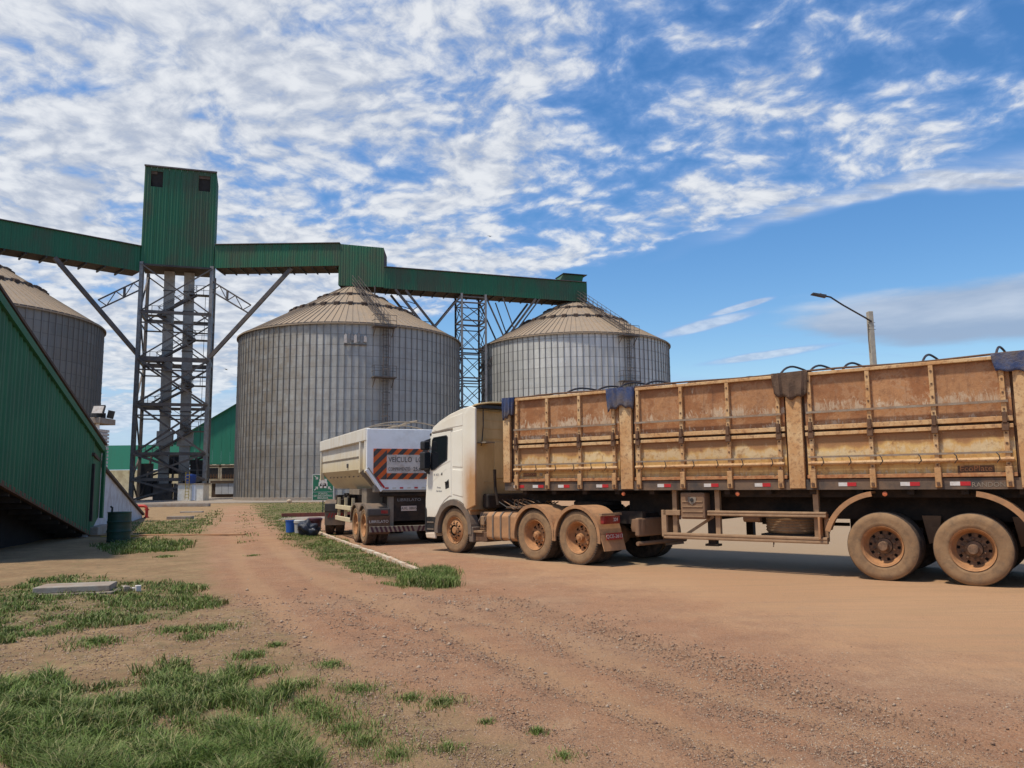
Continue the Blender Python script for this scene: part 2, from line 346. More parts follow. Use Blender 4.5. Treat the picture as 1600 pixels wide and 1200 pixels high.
M['board_face'] = material('worn_sign_face', m_plain((.62, .57, .52), (.52, .46, .40), .7, 6, world=True, dust=((.30, .22, .17), .4)))
M['orange'] = material('orange_reflective', m_plain((.72, .13, .02), (.60, .11, .02), .5, 5, world=True))
M['charcoal'] = material('charcoal_print', m_plain((.05, .045, .045), (.075, .065, .06), .6, 5, world=True))
M['red_tape'] = material('red_reflective', m_plain((.50, .02, .025), (.42, .03, .03), .35, 8, world=True))
M['white_tape'] = material('white_reflective', m_plain((.66, .64, .61), (.55, .50, .45), .35, 8, world=True))
M['amber'] = material('amber_lens', m_plain((.62, .16, .06), (.5, .14, .06), .4, 8))
M['red_lens'] = material('red_lens', m_plain((.28, .012, .015), (.20, .02, .015), .35, 8, dust=(DUST, .25)))
M['plate_red'] = material('plate_red', m_plain((.38, .035, .03), (.30, .05, .035), .6, 8, world=True))
M['plate_white'] = material('plate_white', m_plain((.66, .55, .48), (.6, .5, .44), .6, 8))
M['text_dark'] = material('dark_print', m_plain((.05, .045, .04), (.09, .08, .07), .7, 20))
M['text_light'] = material('light_print', m_plain((.66, .62, .57), (.55, .48, .40), .7, 20))
M['text_grey'] = material('grey_print', m_plain((.22, .22, .23), (.28, .28, .28), .7, 20))
M['tarp_blue'] = material('faded_blue_tarp', m_plain((.030, .055, .15), (.060, .085, .16), .7, 3, world=True, dust=((.13, .10, .085), .85), dscale=3, bump=.02))
M['tarp_brown'] = material('brown_tarp', m_plain((.095, .058, .038), (.14, .085, .055), .85, 5, world=True, bump=.02))
M['hoop'] = material('black_hoop', m_plain((.035, .025, .025), (.07, .045, .035), .6, 6))
M['sign_green'] = material('sign_green', m_plain((.018, .15, .075), (.022, .13, .07), .5, 4))
M['drum_green'] = material('drum_green', m_plain((.012, .06, .038), (.02, .05, .035), .5, 3, dust=((.10, .09, .06), .3)))
M['bucket_blue'] = material('blue_plastic', m_plain((.02, .12, .45), (.02, .10, .38), .45, 4))
M['bucket_white'] = material('white_plastic', m_plain((.45, .45, .43), (.36, .36, .34), .6, 4))
M['lid_dark'] = material('dark_red_plastic', m_plain((.07, .02, .03), (.05, .02, .03), .5, 4))
M['bag'] = material('navy_bin_bag', m_plain((.012, .018, .035), (.02, .026, .045), .35, 6, bump=.02))
M['red_pipe'] = material('red_paint', m_plain((.55, .03, .02), (.45, .04, .02), .5, 4))
M['pole'] = material('concrete_pole', m_plain((.42, .38, .31), (.34, .31, .26), .85, 5))
M['stone'] = material('gravel_stone', lambda N: (lambda p, r: dict(c=N.mix(r.step(.35, .8), N.mix(N.noise(p, 30, 2).step(.4, .6), (.26, .15, .09), (.17, .10, .065)), (.40, .29, .20)), r=.9))(N.pos(), N.attr('var')))
def m_grass(N):
    v = N.attr('var'); t = N.attr('tip'); p = N.pos(); n = N.noise(p, 1.1, 4, .6)
    c = N.mix(v, (.075, .125, .018), (.165, .245, .038)); c = N.mix(n.step(.42, .68)*.6, c, (.105, .125, .030))
    c = N.mix((v-.74+(N.noise(p, 2.7, 3)-.5)*.5).step(0, .10)*.9, c, (.34, .28, .13)); c = N.mix(t*.25, c, (.20, .24, .08))
    return dict(c=c, r=.6, s=.3)
M['grass'] = material('grass_blades', m_grass)
M['bird'] = material('bird_dark', m_plain((.03, .03, .03), (.05, .05, .05), .8, 5))
M['rusty_window'] = material('dark_window_glass', m_plain((.02, .022, .026), (.05, .045, .04), .3, 3))
M['tank_blue'] = material('blue_tank', m_plain((.015, .06, .26), (.02, .05, .2), .5, 3))
M['hose_yellow'] = material('yellow_hose', m_plain((.42, .30, .04), (.34, .24, .05), .7, 3))

# ------------------------------------------------------------------ mesh helpers
class MB:
    def __init__(s): s.v = []; s.f = []
    def add(s, vs, fs):
        k = len(s.v); s.v += [tuple(x) for x in vs]; s.f += [tuple(i+k for i in f) for f in fs]; return s
    def box(s, x0, x1, y0, y1, z0, z1):
        return s.add([(x0,y0,z0),(x1,y0,z0),(x1,y1,z0),(x0,y1,z0),(x0,y0,z1),(x1,y0,z1),(x1,y1,z1),(x0,y1,z1)],
                     [(0,3,2,1),(4,5,6,7),(0,1,5,4),(1,2,6,5),(2,3,7,6),(3,0,4,7)])
    def bar(s, p, q, w=.1, h=None, up=(0,0,1)):
        p, q = Vector(p), Vector(q); h = w if h is None else h; d_ = (q-p).normalized(); u = Vector(up)
        if abs(d_.dot(u)) > .98: u = Vector((1, 0, 0))
        a = d_.cross(u).normalized(); b = a.cross(d_).normalized(); a *= w/2; b *= h/2
        return s.add([p-a-b, p+a-b, p+a+b, p-a+b, q-a-b, q+a-b, q+a+b, q-a+b],
                     [(0,3,2,1),(4,5,6,7),(0,1,5,4),(1,2,6,5),(2,3,7,6),(3,0,4,7)])
    def tube(s, pts, r, n=8, r2=None, cap=True):
        pts = [Vector(p) for p in pts]; m = len(pts); ring = []
        for i, p in enumerate(pts):
            d_ = (pts[min(i+1, m-1)]-pts[max(i-1, 0)]).normalized(); u = Vector((0,0,1)) if abs(d_.z) < .95 else Vector((0,1,0))
            a = d_.cross(u).normalized(); b = a.cross(d_); rr = r if r2 is None else r+(r2-r)*i/(m-1)
            ring += [p+a*rr*math.cos(2*math.pi*k/n)+b*rr*math.sin(2*math.pi*k/n) for k in range(n)]
        fs = [(i*n+k, i*n+(k+1)%n, (i+1)*n+(k+1)%n, (i+1)*n+k) for i in range(m-1) for k in range(n)]
        if cap: fs += [tuple(range(n))[::-1], tuple((m-1)*n+k for k in range(n))]
        return s.add(ring, fs)
    def lathe(s, prof, o, axis='Z', n=32, a0=0, a1=2*math.pi):   # prof: (r, t) along the axis
        full = abs(a1-a0-2*math.pi) < 1e-6; nn = n if full else n+1; vs_ = []
        for r, t in prof:
            for k in range(nn):
                a = a0+(a1-a0)*k/n; c_, s_ = r*math.cos(a), r*math.sin(a)
                vs_.append((o[0]+c_, o[1]+s_, o[2]+t) if axis == 'Z' else (o[0]+c_, o[1]+t, o[2]+s_) if axis == 'Y' else (o[0]+t, o[1]+c_, o[2]+s_))
        fs = [(i*nn+k, i*nn+(k+1)%nn, (i+1)*nn+(k+1)%nn, (i+1)*nn+k) for i in range(len(prof)-1) for k in range(n)]
        return s.add(vs_, fs)
    def prism(s, poly, y0, y1, axis='Y'):                        # poly in the plane across the axis
        n = len(poly); mk = {'Y': lambda a, b, t: (a, t, b), 'X': lambda a, b, t: (t, a, b), 'Z': lambda a, b, t: (a, b, t)}[axis]
        vs_ = [mk(a, b, y0) for a, b in poly]+[mk(a, b, y1) for a, b in poly]
        return s.add(vs_, [tuple(range(n))[::-1], tuple(range(n, 2*n))]+[(i, (i+1)%n, n+(i+1)%n, n+i) for i in range(n)])
    def build(s, name, mat, parent=None, world=False, smooth=False, bevel=0, kind=None, label=None, seg=2):
        me = bpy.data.meshes.new(name); vv = s.v
        if world and parent is not None:
            inv = BASE[parent].inverted(); vv = [tuple(inv @ Vector(v)) for v in s.v]
        me.from_pydata(vv, [], s.f); me.materials.append(M[mat])
        import bmesh as _b
        bb = _b.new(); bb.from_mesh(me); _b.ops.recalc_face_normals(bb, faces=bb.faces); bb.to_mesh(me); bb.free()
        if smooth:
            me.polygons.foreach_set('use_smooth', [True]*len(me.polygons))
            try: me.set_sharp_from_angle(angle=R(38))
            except Exception: pass
        o = bpy.data.objects.new(name, me); col.objects.link(o)
        if parent is not None: o.parent = parent; BASE[o] = BASE[parent]
        else: BASE[o] = Matrix.Identity(4)
        if bevel:
            b = o.modifiers.new('bevel', 'BEVEL'); b.width = bevel; b.segments = seg; b.limit_method = 'ANGLE'; b.angle_limit = R(32)
        if kind: o['kind'] = kind
        if label: o['label'] = label
        return o
BASE = {}
def thing(name, label, cat, loc=(0,0,0), rotz=0, group=None):
    o = bpy.data.objects.new(name, None); col.objects.link(o); o.location = loc; o.rotation_euler = (0, 0, rotz); o.empty_display_size = .2
    o['label'] = label; o['category'] = cat
    if group: o['group'] = group
    BASE[o] = Matrix.Translation(loc) @ Matrix.Rotation(rotz, 4, 'Z'); return o
def tag(o, label, cat, group=None, kind=None):
    o['label'] = label; o['category'] = cat
    if group: o['group'] = group
    if kind: o['kind'] = kind
    return o
def struct(o): o['kind'] = 'structure'; return o
def copy_at(src, parent, loc=(0,0,0), rot=(0,0,0)):
    o = src.copy(); col.objects.link(o); o.parent = parent; o.location = loc; o.rotation_euler = rot; BASE[o] = BASE.get(parent, Matrix.Identity(4)); return o
def text(s, mat, parent, loc, rot, size, name='lettering', align='CENTER', ext=.002, sx=1.0, world=False):
    c = bpy.data.curves.new('t', 'FONT'); c.body = s; c.size = size; c.align_x = align; c.align_y = 'CENTER'; c.extrude = ext; c.resolution_u = 3
    to = bpy.data.objects.new('t', c); col.objects.link(to)
    me = bpy.data.meshes.new_from_object(to.evaluated_get(bpy.context.evaluated_depsgraph_get())); bpy.data.objects.remove(to)
    me.materials.clear(); me.materials.append(M[mat]); me.transform(Matrix.Diagonal((sx, 1, 1, 1)))
    mt = Matrix.Translation(loc) @ rot.to_4x4()
    if world: mt = BASE[parent].inverted() @ mt
    me.transform(mt)
    o = bpy.data.objects.new(name, me); col.objects.link(o); o.parent = parent; BASE[o] = BASE[parent]; return o
# orientation matrices for lettering: columns are text-right, text-up, facing
def facing(right, up):
    r_, u_ = Vector(right).normalized(), Vector(up).normalized(); f_ = r_.cross(u_)
    return Matrix((r_, u_, f_)).transposed()
# directions measured in the photograph, turned into points of the place
def ray(u, v):
    x = (u-800)/FPX; y = (600-v)/FPX; c, s_ = math.cos(ROLL), math.sin(ROLL)
    xr = x*c+y*s_; yr = -x*s_+y*c; cp, sp = math.cos(PITCH), math.sin(PITCH)
    return (xr, cp-yr*sp, sp+yr*cp)
def G(u, v, z=0.0):
    d_ = ray(u, v); t = (z-EYE)/d_[2]; return Vector((d_[0]*t, d_[1]*t, z))
def AtY(u, v, Y):
    d_ = ray(u, v); t = Y/d_[1]; return Vector((d_[0]*t, Y, EYE+d_[2]*t))

# ================================================================== THE GROUND
def poly_w(px): return np.array([G(u, v)[:2] for u, v in px])
def inside(poly, x, y):
    r = np.zeros(x.shape, bool); n = len(poly)
    for i in range(n):
        x0, y0 = poly[i]; x1, y1 = poly[(i+1) % n]
        c_ = ((y0 > y) != (y1 > y)); 
        with np.errstate(divide='ignore', invalid='ignore'): xi = (x1-x0)*(y-y0)/(y1-y0+1e-12)+x0
        r ^= c_ & (x < xi)
    return r
def sdist(poly, x, y):                          # signed distance, positive inside
    dmin = np.full(x.shape, 1e9); n = len(poly)
    for i in range(n):
        ax, ay = poly[i]; bx, by = poly[(i+1) % n]; ex, ey = bx-ax, by-ay
        t = np.clip(((x-ax)*ex+(y-ay)*ey)/(ex*ex+ey*ey+1e-12), 0, 1)
        dmin = np.minimum(dmin, np.hypot(x-ax-t*ex, y-ay-t*ey))
    return np.where(inside(poly, x, y), dmin, -dmin)
road_poly = poly_w([(470, 814), (497, 833), (560, 858), (650, 893), (735, 925), (800, 948), (900, 985), (1010, 1025), (1150, 1075), (1330, 1130), (1600, 1195), (1900, 1250)])
road_poly = np.vstack([road_poly, [[30, 3], [60, 10], [60, 70], [-2, 70], [-9, 47], [-9.9, 40.6]]])
grass_px = [   # outline in the photograph, strength of the cover, blade height, soft edge
    ([(-40, 1075), (60, 1062), (130, 1075), (215, 1060), (262, 1040), (330, 1062), (395, 1062), (430, 1090), (385, 1120), (400, 1150), (450, 1180), (470, 1230), (-40, 1240)], .62, .10, .10),
    ([(-40, 925), (60, 905), (130, 900), (215, 906), (300, 915), (335, 945), (290, 965), (180, 972), (90, 992), (-40, 1008)], .70, .055, .15),
    ([(395, 792), (425, 822), (452, 845), (495, 868), (540, 885), (585, 902), (640, 918), (704, 922), (706, 906), (652, 893), (560, 857), (499, 833), (478, 818), (450, 812), (462, 808), (520, 803), (560, 800), (560, 786), (400, 785)], 1.0, .07, .25),
    ([(150, 852), (200, 840), (300, 846), (285, 860), (190, 866)], .9, .09, .2),
    ([(200, 816), (300, 812), (345, 795), (330, 818), (300, 834), (205, 836)], .8, .07, .35),
    ([(374, 800), (388, 800), (392, 830), (400, 852), (385, 850), (375, 826)], .5, .04, .2),
    ([(300, 790), (345, 788), (340, 797), (240, 812), (215, 806)], .35, .05, .5)]
grass_w = [(poly_w(p), s_, h_, e_) for p, s_, h_, e_ in grass_px]
tufts = [(390, 1026, .16), (560, 1080, .14), (505, 1120, .22), (545, 1140, .18), (475, 1105, .2), (640, 1090, .10), (690, 1100, .16), (840, 1145, .06), (760, 1130, .06), (880, 1185, .07), (620, 1180, .14), (570, 1160, .16), (515, 1040, .10), (330, 985, .2), (410, 1050, .16), (275, 985, .16), (150, 1005, .2), (258, 870, .14), (395, 868, .08), (300, 1000, .13), (470, 1075, .16), (700, 1170, .08), (430, 1010, .08)]
def cover(x, y):
    c_ = np.zeros(x.shape)
    for pl, s_, h_, e_ in grass_w: c_ = np.maximum(c_, s_*np.clip(.5+sdist(pl, x, y)/(2*e_+.1), 0, 1))
    for u, v, rr in tufts:
        g = G(u, v); c_ = np.maximum(c_, .75*np.exp(-((x-g[0])**2+(y-g[1])**2)/(rr*rr)))
    return c_
def axis(lo, hi, step, far0, far1):
    a = list(np.arange(lo, hi+1e-6, step)); s_ = step; p = hi
    while p < far1: s_ *= 1.13; p += s_; a.append(p)
    s_ = step; p = lo
    while p > far0: s_ *= 1.13; p -= s_; a.insert(0, p)
    return np.array(a)
gx_, gy_ = axis(-9, 9, .09, -900, 900), axis(1.5, 17, .09, -120, 2500)
X, Y = np.meshgrid(gx_, gy_)
def relief(x, y):
    z = np.zeros(x.shape).ravel()
    for i, (a, b) in enumerate(zip(x.ravel(), y.ravel())):
        if abs(a) < 40 and -2 < b < 70:
            near = 1.0 if b < 20 else max(0.15, 1-(b-20)/20)
            z[i] = .030*mnoise.noise((a*.55, b*.55, 0))+.016*mnoise.noise((a*2.1, b*2.1, 5))+.008*near*mnoise.noise((a*6.5, b*6.5, 9))
    return z.reshape(x.shape)
sd_road = sdist(road_poly, X, Y)
Z = relief(X, Y)*np.clip(-sd_road/1.2, 0, 1)
Z = np.where(sd_road > 0, -.014*np.clip(sd_road/.9, 0, 1), Z)
# two shallow wheel ruts of the track and older tyre lines sweeping towards the road
def pdist(px, x, y):
    pl = poly_w(px); dm = np.full(x.shape, 1e9)
    for i in range(len(pl)-1):
        ax, ay = pl[i]; ex, ey = pl[i+1]-pl[i]; t = np.clip(((x-ax)*ex+(y-ay)*ey)/(ex*ex+ey*ey), 0, 1); dm = np.minimum(dm, np.hypot(x-ax-t*ex, y-ay-t*ey))
    return dm
RUT = np.zeros(X.shape); nr_ = (np.abs(X) < 12) & (Y > 1) & (Y < 45); xx_, yy_ = X[nr_], Y[nr_]; acc = np.zeros(xx_.shape)
wob = np.array([.10*mnoise.noise((a*.4, b*.4, 2)) for a, b in zip(xx_, yy_)])
for path, amp in (([(366, 792), (364, 830), (372, 880), (425, 950), (520, 1030), (680, 1130), (860, 1230)], 1.0), ([(386, 792), (412, 835), (462, 885), (560, 935), (700, 985), (900, 1075), (1150, 1180), (1300, 1240)], 1.0),
                  ([(520, 900), (640, 950), (830, 985), (1010, 1045), (1250, 1120)], .7), ([(430, 1000), (600, 1040), (900, 1140), (1100, 1230)], .5), ([(800, 960), (960, 1040), (1130, 1090), (1300, 1130), (1600, 1215)], .8)):
    acc = np.maximum(acc, amp*np.exp(-((pdist(path, xx_, yy_)+wob)/.22)**2))
    Z[nr_] += amp*.6*(.010*np.exp(-((pdist(path, xx_, yy_)+wob-.34)/.12)**2)-.016*np.exp(-((pdist(path, xx_, yy_)+wob)/.2)**2))*np.clip(-sd_road[nr_]/.8, 0, 1)
RUT[nr_] = acc
def grid_mesh(name, X, Y, Z, mat, attrs, mask=None):
    ny, nx = X.shape; me = bpy.data.meshes.new(name); idx = np.arange(nx*ny).reshape(ny, nx)
    f = np.stack([idx[:-1, :-1], idx[:-1, 1:], idx[1:, 1:], idx[1:, :-1]], -1).reshape(-1, 4)
    if mask is not None: f = f[mask.reshape(-1)]
    used = np.unique(f); remap = np.zeros(nx*ny, int); remap[used] = np.arange(len(used)); f = remap[f]
    co = np.stack([X, Y, Z], -1).reshape(-1, 3)[used]
    me.vertices.add(len(co)); me.vertices.foreach_set('co', co.ravel()); me.loops.add(f.size); me.loops.foreach_set('vertex_index', f.ravel().astype(np.int32))
    me.polygons.add(len(f)); me.polygons.foreach_set('loop_start', np.arange(0, f.size, 4, dtype=np.int32)); me.update(calc_edges=True)
    me.polygons.foreach_set('use_smooth', [True]*len(f))
    for k, a in attrs.items():
        at = me.attributes.new(k, 'FLOAT', 'POINT'); at.data.foreach_set('value', a.reshape(-1)[used].astype(np.float32))
    me.materials.append(M[mat]); o = bpy.data.objects.new(name, me); col.objects.link(o); return o
near = (np.abs(X) < 60) & (Y > 0) & (Y < 80)
C = np.zeros(X.shape); C[near] = cover(X[near], Y[near])
# field far away is scrubby
C = np.maximum(C, np.where((Y > 90), .55, 0))
track_poly = poly_w([(350, 789), (394, 789), (432, 828), (480, 868), (560, 905), (700, 930), (900, 1000), (1200, 1110), (1600, 1230), (1600, 1300), (1100, 1300), (760, 1150), (560, 1060), (420, 980), (345, 930), (318, 880), (318, 840)])
T = np.zeros(X.shape); T[near] = np.clip(.5+sdist(track_poly, X[near], Y[near])/1.2, 0, 1)

T = np.maximum(T, np.clip(1.15+sd_road/2.6, 0, 1)*np.clip(1.3+sd_road/3, 0, 1))
ground = struct(grid_mesh('ground', X, Y, Z, 'ground', {'cover': C, 'track': T, 'rut': RUT}))
sel = (X[:-1, :-1] > -14) & (X[:-1, :-1] < 62) & (Y[:-1, :-1] < 72)
sdc = (sd_road[:-1, :-1] > -.10) & sel
bare = np.clip(sdist(np.array([[-5, 20], [1, 15.5], [7, 13.2], [16, 8], [30, 8], [40, 40], [-2, 45], [-8, 34]]), X, Y)/1.5+.25, 0, 1)
_t = np.clip(sd_road/.9, 0, 1); Zr = .004-.022*(1-_t*_t*(3-2*_t))
road = struct(grid_mesh('road', X, Y, Zr, 'road', {'fade': np.clip(sd_road/3.6, 0, 1), 'bare': bare, 'rut': RUT}, sdc))

# kerbs
kerb = MB(); kp = [G(497, 833), G(530, 846), G(575, 863), G(620, 880), G(652, 894)]
for a, b in zip(kp[:-1], kp[1:]): kerb.bar((a.x, a.y, .03), (b.x, b.y, .03), .10, .10)
kroot = thing('kerb', 'thin white painted kerb along the grass strip beside the dump trailer', 'kerb', (kp[0].x, kp[0].y, 0))
for a, b in zip(kp[:-1], kp[1:]):
    n_ = 4
    for i in range(n_):
        p, q = a.lerp(b, i/n_), a.lerp(b, (i+1)/n_); g_ = (q-p).normalized()*.008
        MB().bar((p.x+g_.x, p.y+g_.y, .02+random.uniform(-.008, .012)), (q.x-g_.x, q.y-g_.y, .02+random.uniform(-.008, .012)), .09, .10).build('kerb_stone', 'white_band', kroot, world=True, bevel=.01)
k2 = thing('kerb', 'low dark red kerb behind the buckets and the sign post', 'kerb', (-10.5, 40.5, 0))
ka, kb_ = Vector((-11.6, 40.2, 0)), Vector((-5.5, 42.6, 0))
for i in range(7):
    p, q = ka.lerp(kb_, i/7), ka.lerp(kb_, (i+.985)/7); MB().bar((p.x, p.y, .06), (q.x, q.y, .06), .16, .26).build('kerb_stone', 'red_kerb', k2, world=True)
pv = MB().add([(-10.9, 37.2, .005), (-3, 40.6, .005), (-4.6, 42.4, .005), (-11.5, 40.0, .005)], [(0, 1, 2, 3)]); struct(pv.build('pavement', 'concrete'))
# concrete apron under the silos
ap = MB().box(-75, 30, 73, 125, -.5, .05).build('concrete_apron', 'concrete'); struct(ap)
# ================================================================== SILOS
def silo(cx, cy, Rr, he, ha, n, stair_a, label, sign=False, wall='silo'):
    t = thing('grain_silo', label, 'silo', (cx, cy, 0), 0, 'corrugated steel grain silos')
    face = math.atan2(-cy, -cx)                              # towards the camera
    MB().lathe([(Rr, 0), (Rr, he)], (0, 0, 0), n=220).build('wall', wall, t, smooth=True)
    MB().lathe([(Rr+.10, .0), (Rr+.10, .35), (Rr, .36)], (0, 0, 0), n=110).build('base_ring', 'concrete', t)
    MB().lathe([(Rr+.02, he-.02), (Rr+.12, he-.02), (Rr+.12, he+.06), (Rr-.1, he+.10)], (0, 0, 0), n=110).build('eave_ring', 'steel', t)
    st = None
    for k in range(n):
        a = 2*math.pi*k/n; da = (a-face+math.pi) % (2*math.pi)-math.pi
        if abs(da) > R(112): continue
        if st is None:
            m = MB(); m.box(Rr, Rr+.08, -.036, .036, .3, he-.02)
            for z in np.arange(1.4, he, 1.1): m.box(Rr+.07, Rr+.10, -.05, .05, z, z+.08)
            st = m.build('stiffener', 'stiffener', t); st.rotation_euler = (0, 0, a)
        else: copy_at(st, t, rot=(0, 0, a))
    # roof tiers, each sheet folded along its seam
    rc = .9; tiers = [(1.0, .52, n), (.54, .27, n//2), (.29, rc/Rr, n//4)]
    for q, (f0, f1, m_) in enumerate(tiers):
        r0, r1 = Rr*f0+(.25 if q == 0 else 0), Rr*f1; sl = (ha-he)/(Rr-rc); z0 = he+(Rr-r0)*sl+.06*q; z1 = he+(Rr-r1)*sl+.06*q; w0, w1 = 2*math.pi*r0/m_*1.004, 2*math.pi*r1/m_*1.004; pn = None
        for k in range(m_):
            a = 2*math.pi*(k+.5)/m_; da = (a-face+math.pi) % (2*math.pi)-math.pi
            if abs(da) > R(125): continue
            if pn is None:
                hgt = .09; mb = MB()
                vs_ = []
                for (rr, zz_, ww) in ((r0, z0, w0), (r1, z1, w1)):
                    e_ = min(.045, ww*.12)
                    for yy, dz_ in ((-ww/2, hgt), (-ww/2+e_, hgt), (-ww/2+e_*1.5, 0), (ww/2-e_*.5, 0), (ww/2, hgt*.9)): vs_.append((rr, yy, zz_+dz_))
                mb.add(vs_, [(i, i+1, i+6, i+5) for i in range(4)]); mb.add([(r0, -w0/2, z0+hgt), (r0, w0/2, z0+hgt), (r0, w0/2, z0-.05), (r0, -w0/2, z0-.05)], [(0, 1, 2, 3)])
                pn = mb.build('roof_panel', 'silo_roof', t); pn.rotation_euler = (0, 0, a)
            else: copy_at(pn, t, rot=(0, 0, a))
        # little roof vents along the step of each tier
        vp = None; nv = (0, 30, 16)[q]
        if nv:
            rv = Rr*f0+.25; zv = he+(Rr-rv)*sl
            for k in range(nv):
                a = 2*math.pi*(k+.3)/nv
                if abs((a-face+math.pi) % (2*math.pi)-math.pi) > R(125): continue
                if vp is None:
                    vp = MB().prism([(rv-.35, zv+.15), (rv+.28, zv-.10), (rv+.30, zv+.20), (rv+.1, zv+.34), (rv-.25, zv+.40)], -.26, .26).build('roof_vent', 'dark_soffit', t); vp.rotation_euler = (0, 0, a)
                else: copy_at(vp, t, rot=(0, 0, a))
            MB().lathe([(rv+.02, zv-.04), (rv+.02, zv+.22), (rv-.15, zv+.24)], (0, 0, 0), n=60).build('roof_ring', 'steel', t)
    MB().lathe([(rc+.25, ha-.25), (rc+.25, ha+.35), (.35, ha+.6), (.35, ha+1.0), (0, ha+1.0)], (0, 0, 0), n=24).build('cap', 'steel', t)
    # ladder, landings, roof stair
    a = stair_a; ca, sa = math.cos(a), math.sin(a)
    def P_(r, tt, z): return (r*ca-tt*sa, r*sa+tt*ca, z)
    l = MB()
    for s_ in (-.28, .28): l.bar(P_(Rr+.3, s_, .5), P_(Rr+.3, s_, he+1.2), .06)
    for z in np.arange(.8, he+1, .35): l.bar(P_(Rr+.3, -.28, z), P_(Rr+.3, .28, z), .035)
    for z in np.arange(2.4, he, 1.2):                        # safety cage hoops
        l.tube([P_(Rr+.3+.7*math.sin(b), .42*math.cos(b), z) for b in np.linspace(0, math.pi, 7)], .025, 4)
    for b in (.6, 1.57, 2.5): l.bar(P_(Rr+.3+.7*math.sin(b), .42*math.cos(b), 2.4), P_(Rr+.3+.7*math.sin(b), .42*math.cos(b), he), .035)
    l.build('ladder', 'steel', t)
    for z in (he-.35, he-5.6, he-11.2):
        p = MB()
        for r0, r1, t0, t1, z0, z1 in ((Rr+.12, Rr+1.2, -1.5, .9, z-.12, z),):
            p.add([P_(r0, t0, z0), P_(r1, t0, z0), P_(r1, t1, z0), P_(r0, t1, z0), P_(r0, t0, z1), P_(r1, t0, z1), P_(r1, t1, z1), P_(r0, t1, z1)],
                  [(0,3,2,1),(4,5,6,7),(0,1,5,4),(1,2,6,5),(2,3,7,6),(3,0,4,7)])
        p.bar(P_(Rr+.1, -1.3, z-1.0), P_(Rr+1.0, -1.3, z-.1), .07); p.bar(P_(Rr+.1, .7, z-1.0), P_(Rr+1.0, .7, z-.1), .07)
        pl = p.build('landing', 'steel', t)
        rl = MB()
        for hh in (.55, 1.1):
            rl.bar(P_(Rr+1.15, -1.45, z+hh), P_(Rr+1.15, .85, z+hh), .045); rl.bar(P_(Rr+.2, -1.45, z+hh), P_(Rr+1.15, -1.45, z+hh), .045)
        for tt in (-1.45, -.65, .15, .85): rl.bar(P_(Rr+1.15, tt, z), P_(Rr+1.15, tt, z+1.1), .045)
        rl.build('railing', 'steel', pl)
    rs = MB()
    e0, e1 = Vector(P_(Rr+.2, -.2, he+.2)), Vector(P_(rc+.8, -.2, ha+.1))
    sd_ = Vector((-sa, ca, 0))
    for s_ in (-.35, .35):
        rs.bar(e0+sd_*s_+Vector((0,0,.15)), e1+sd_*s_+Vector((0,0,.15)), .08); 
        for hh in (.6, 1.05): rs.bar(e0+sd_*s_+Vector((0,0,hh)), e1+sd_*s_+Vector((0,0,hh)), .04)
    for k in range(34):
        c_ = e0.lerp(e1, k/33); rs.bar(c_-sd_*.35+Vector((0,0,.2)), c_+sd_*.35+Vector((0,0,.2)), .07, .03)
        if k % 3 == 0:
            for s_ in (-.35, .35): rs.bar(c_+sd_*s_, c_+sd_*s_+Vector((0,0,1.05)), .04)
    rs.build('roof_stair', 'steel', t)
    for k in range(9):                                       # aeration door frames and bolted plates near the ground
        pass
    if sign:
        a2 = face+R(1.6); sg = MB(); rr = Rr+.16
        def Q(b, z): return (rr*math.cos(b), rr*math.sin(b), z)
        wl = R(5.2)
        sg.add([Q(a2-wl, he-2.35), Q(a2+wl, he-2.35), Q(a2+wl, he-2.25), Q(a2-wl, he-2.25)], [(0,1,2,3)])
        sg.bar(Q(a2-wl, he-2.3), Q(a2+wl, he-2.3), .10, .12)
        sg.build('sign_rail', 'steel', t)
        rng = random.Random(3)
        for k in range(7):                                   # torn remains of a flat letter board
            b0 = a2-wl+k*wl*2/7; b1 = b0+wl*2/7*.93; h0, h1 = he-2.2+rng.random()*.25, he-1.0-rng.random()*.35
            MB().add([Q(b0, h0), Q(b1, h0+rng.uniform(-.1, .1)), Q(b1-.002, h1-rng.random()*.2), Q((b0+b1)/2, h1), Q(b0, h1-.3*rng.random())], [(0,1,2,3,4)]).build('torn_board', 'steel_light' if k % 3 else 'board_face', t)
    return t
silo(-18.75, 91.9, 12.55, 18.0, 24.6, 110, math.atan2(-90, 18.3)+R(15.5), 'large round silo in the middle behind the white dump trailer', True)
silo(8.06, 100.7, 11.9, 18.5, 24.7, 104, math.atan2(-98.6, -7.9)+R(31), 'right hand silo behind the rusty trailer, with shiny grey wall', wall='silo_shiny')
silo(-54.3, 77, 12.5, 17.9, 25.0, 110, math.atan2(-77, 55.3)+R(-60), 'dark silo cut off at the left behind the sloping green housing', wall='silo_dark')

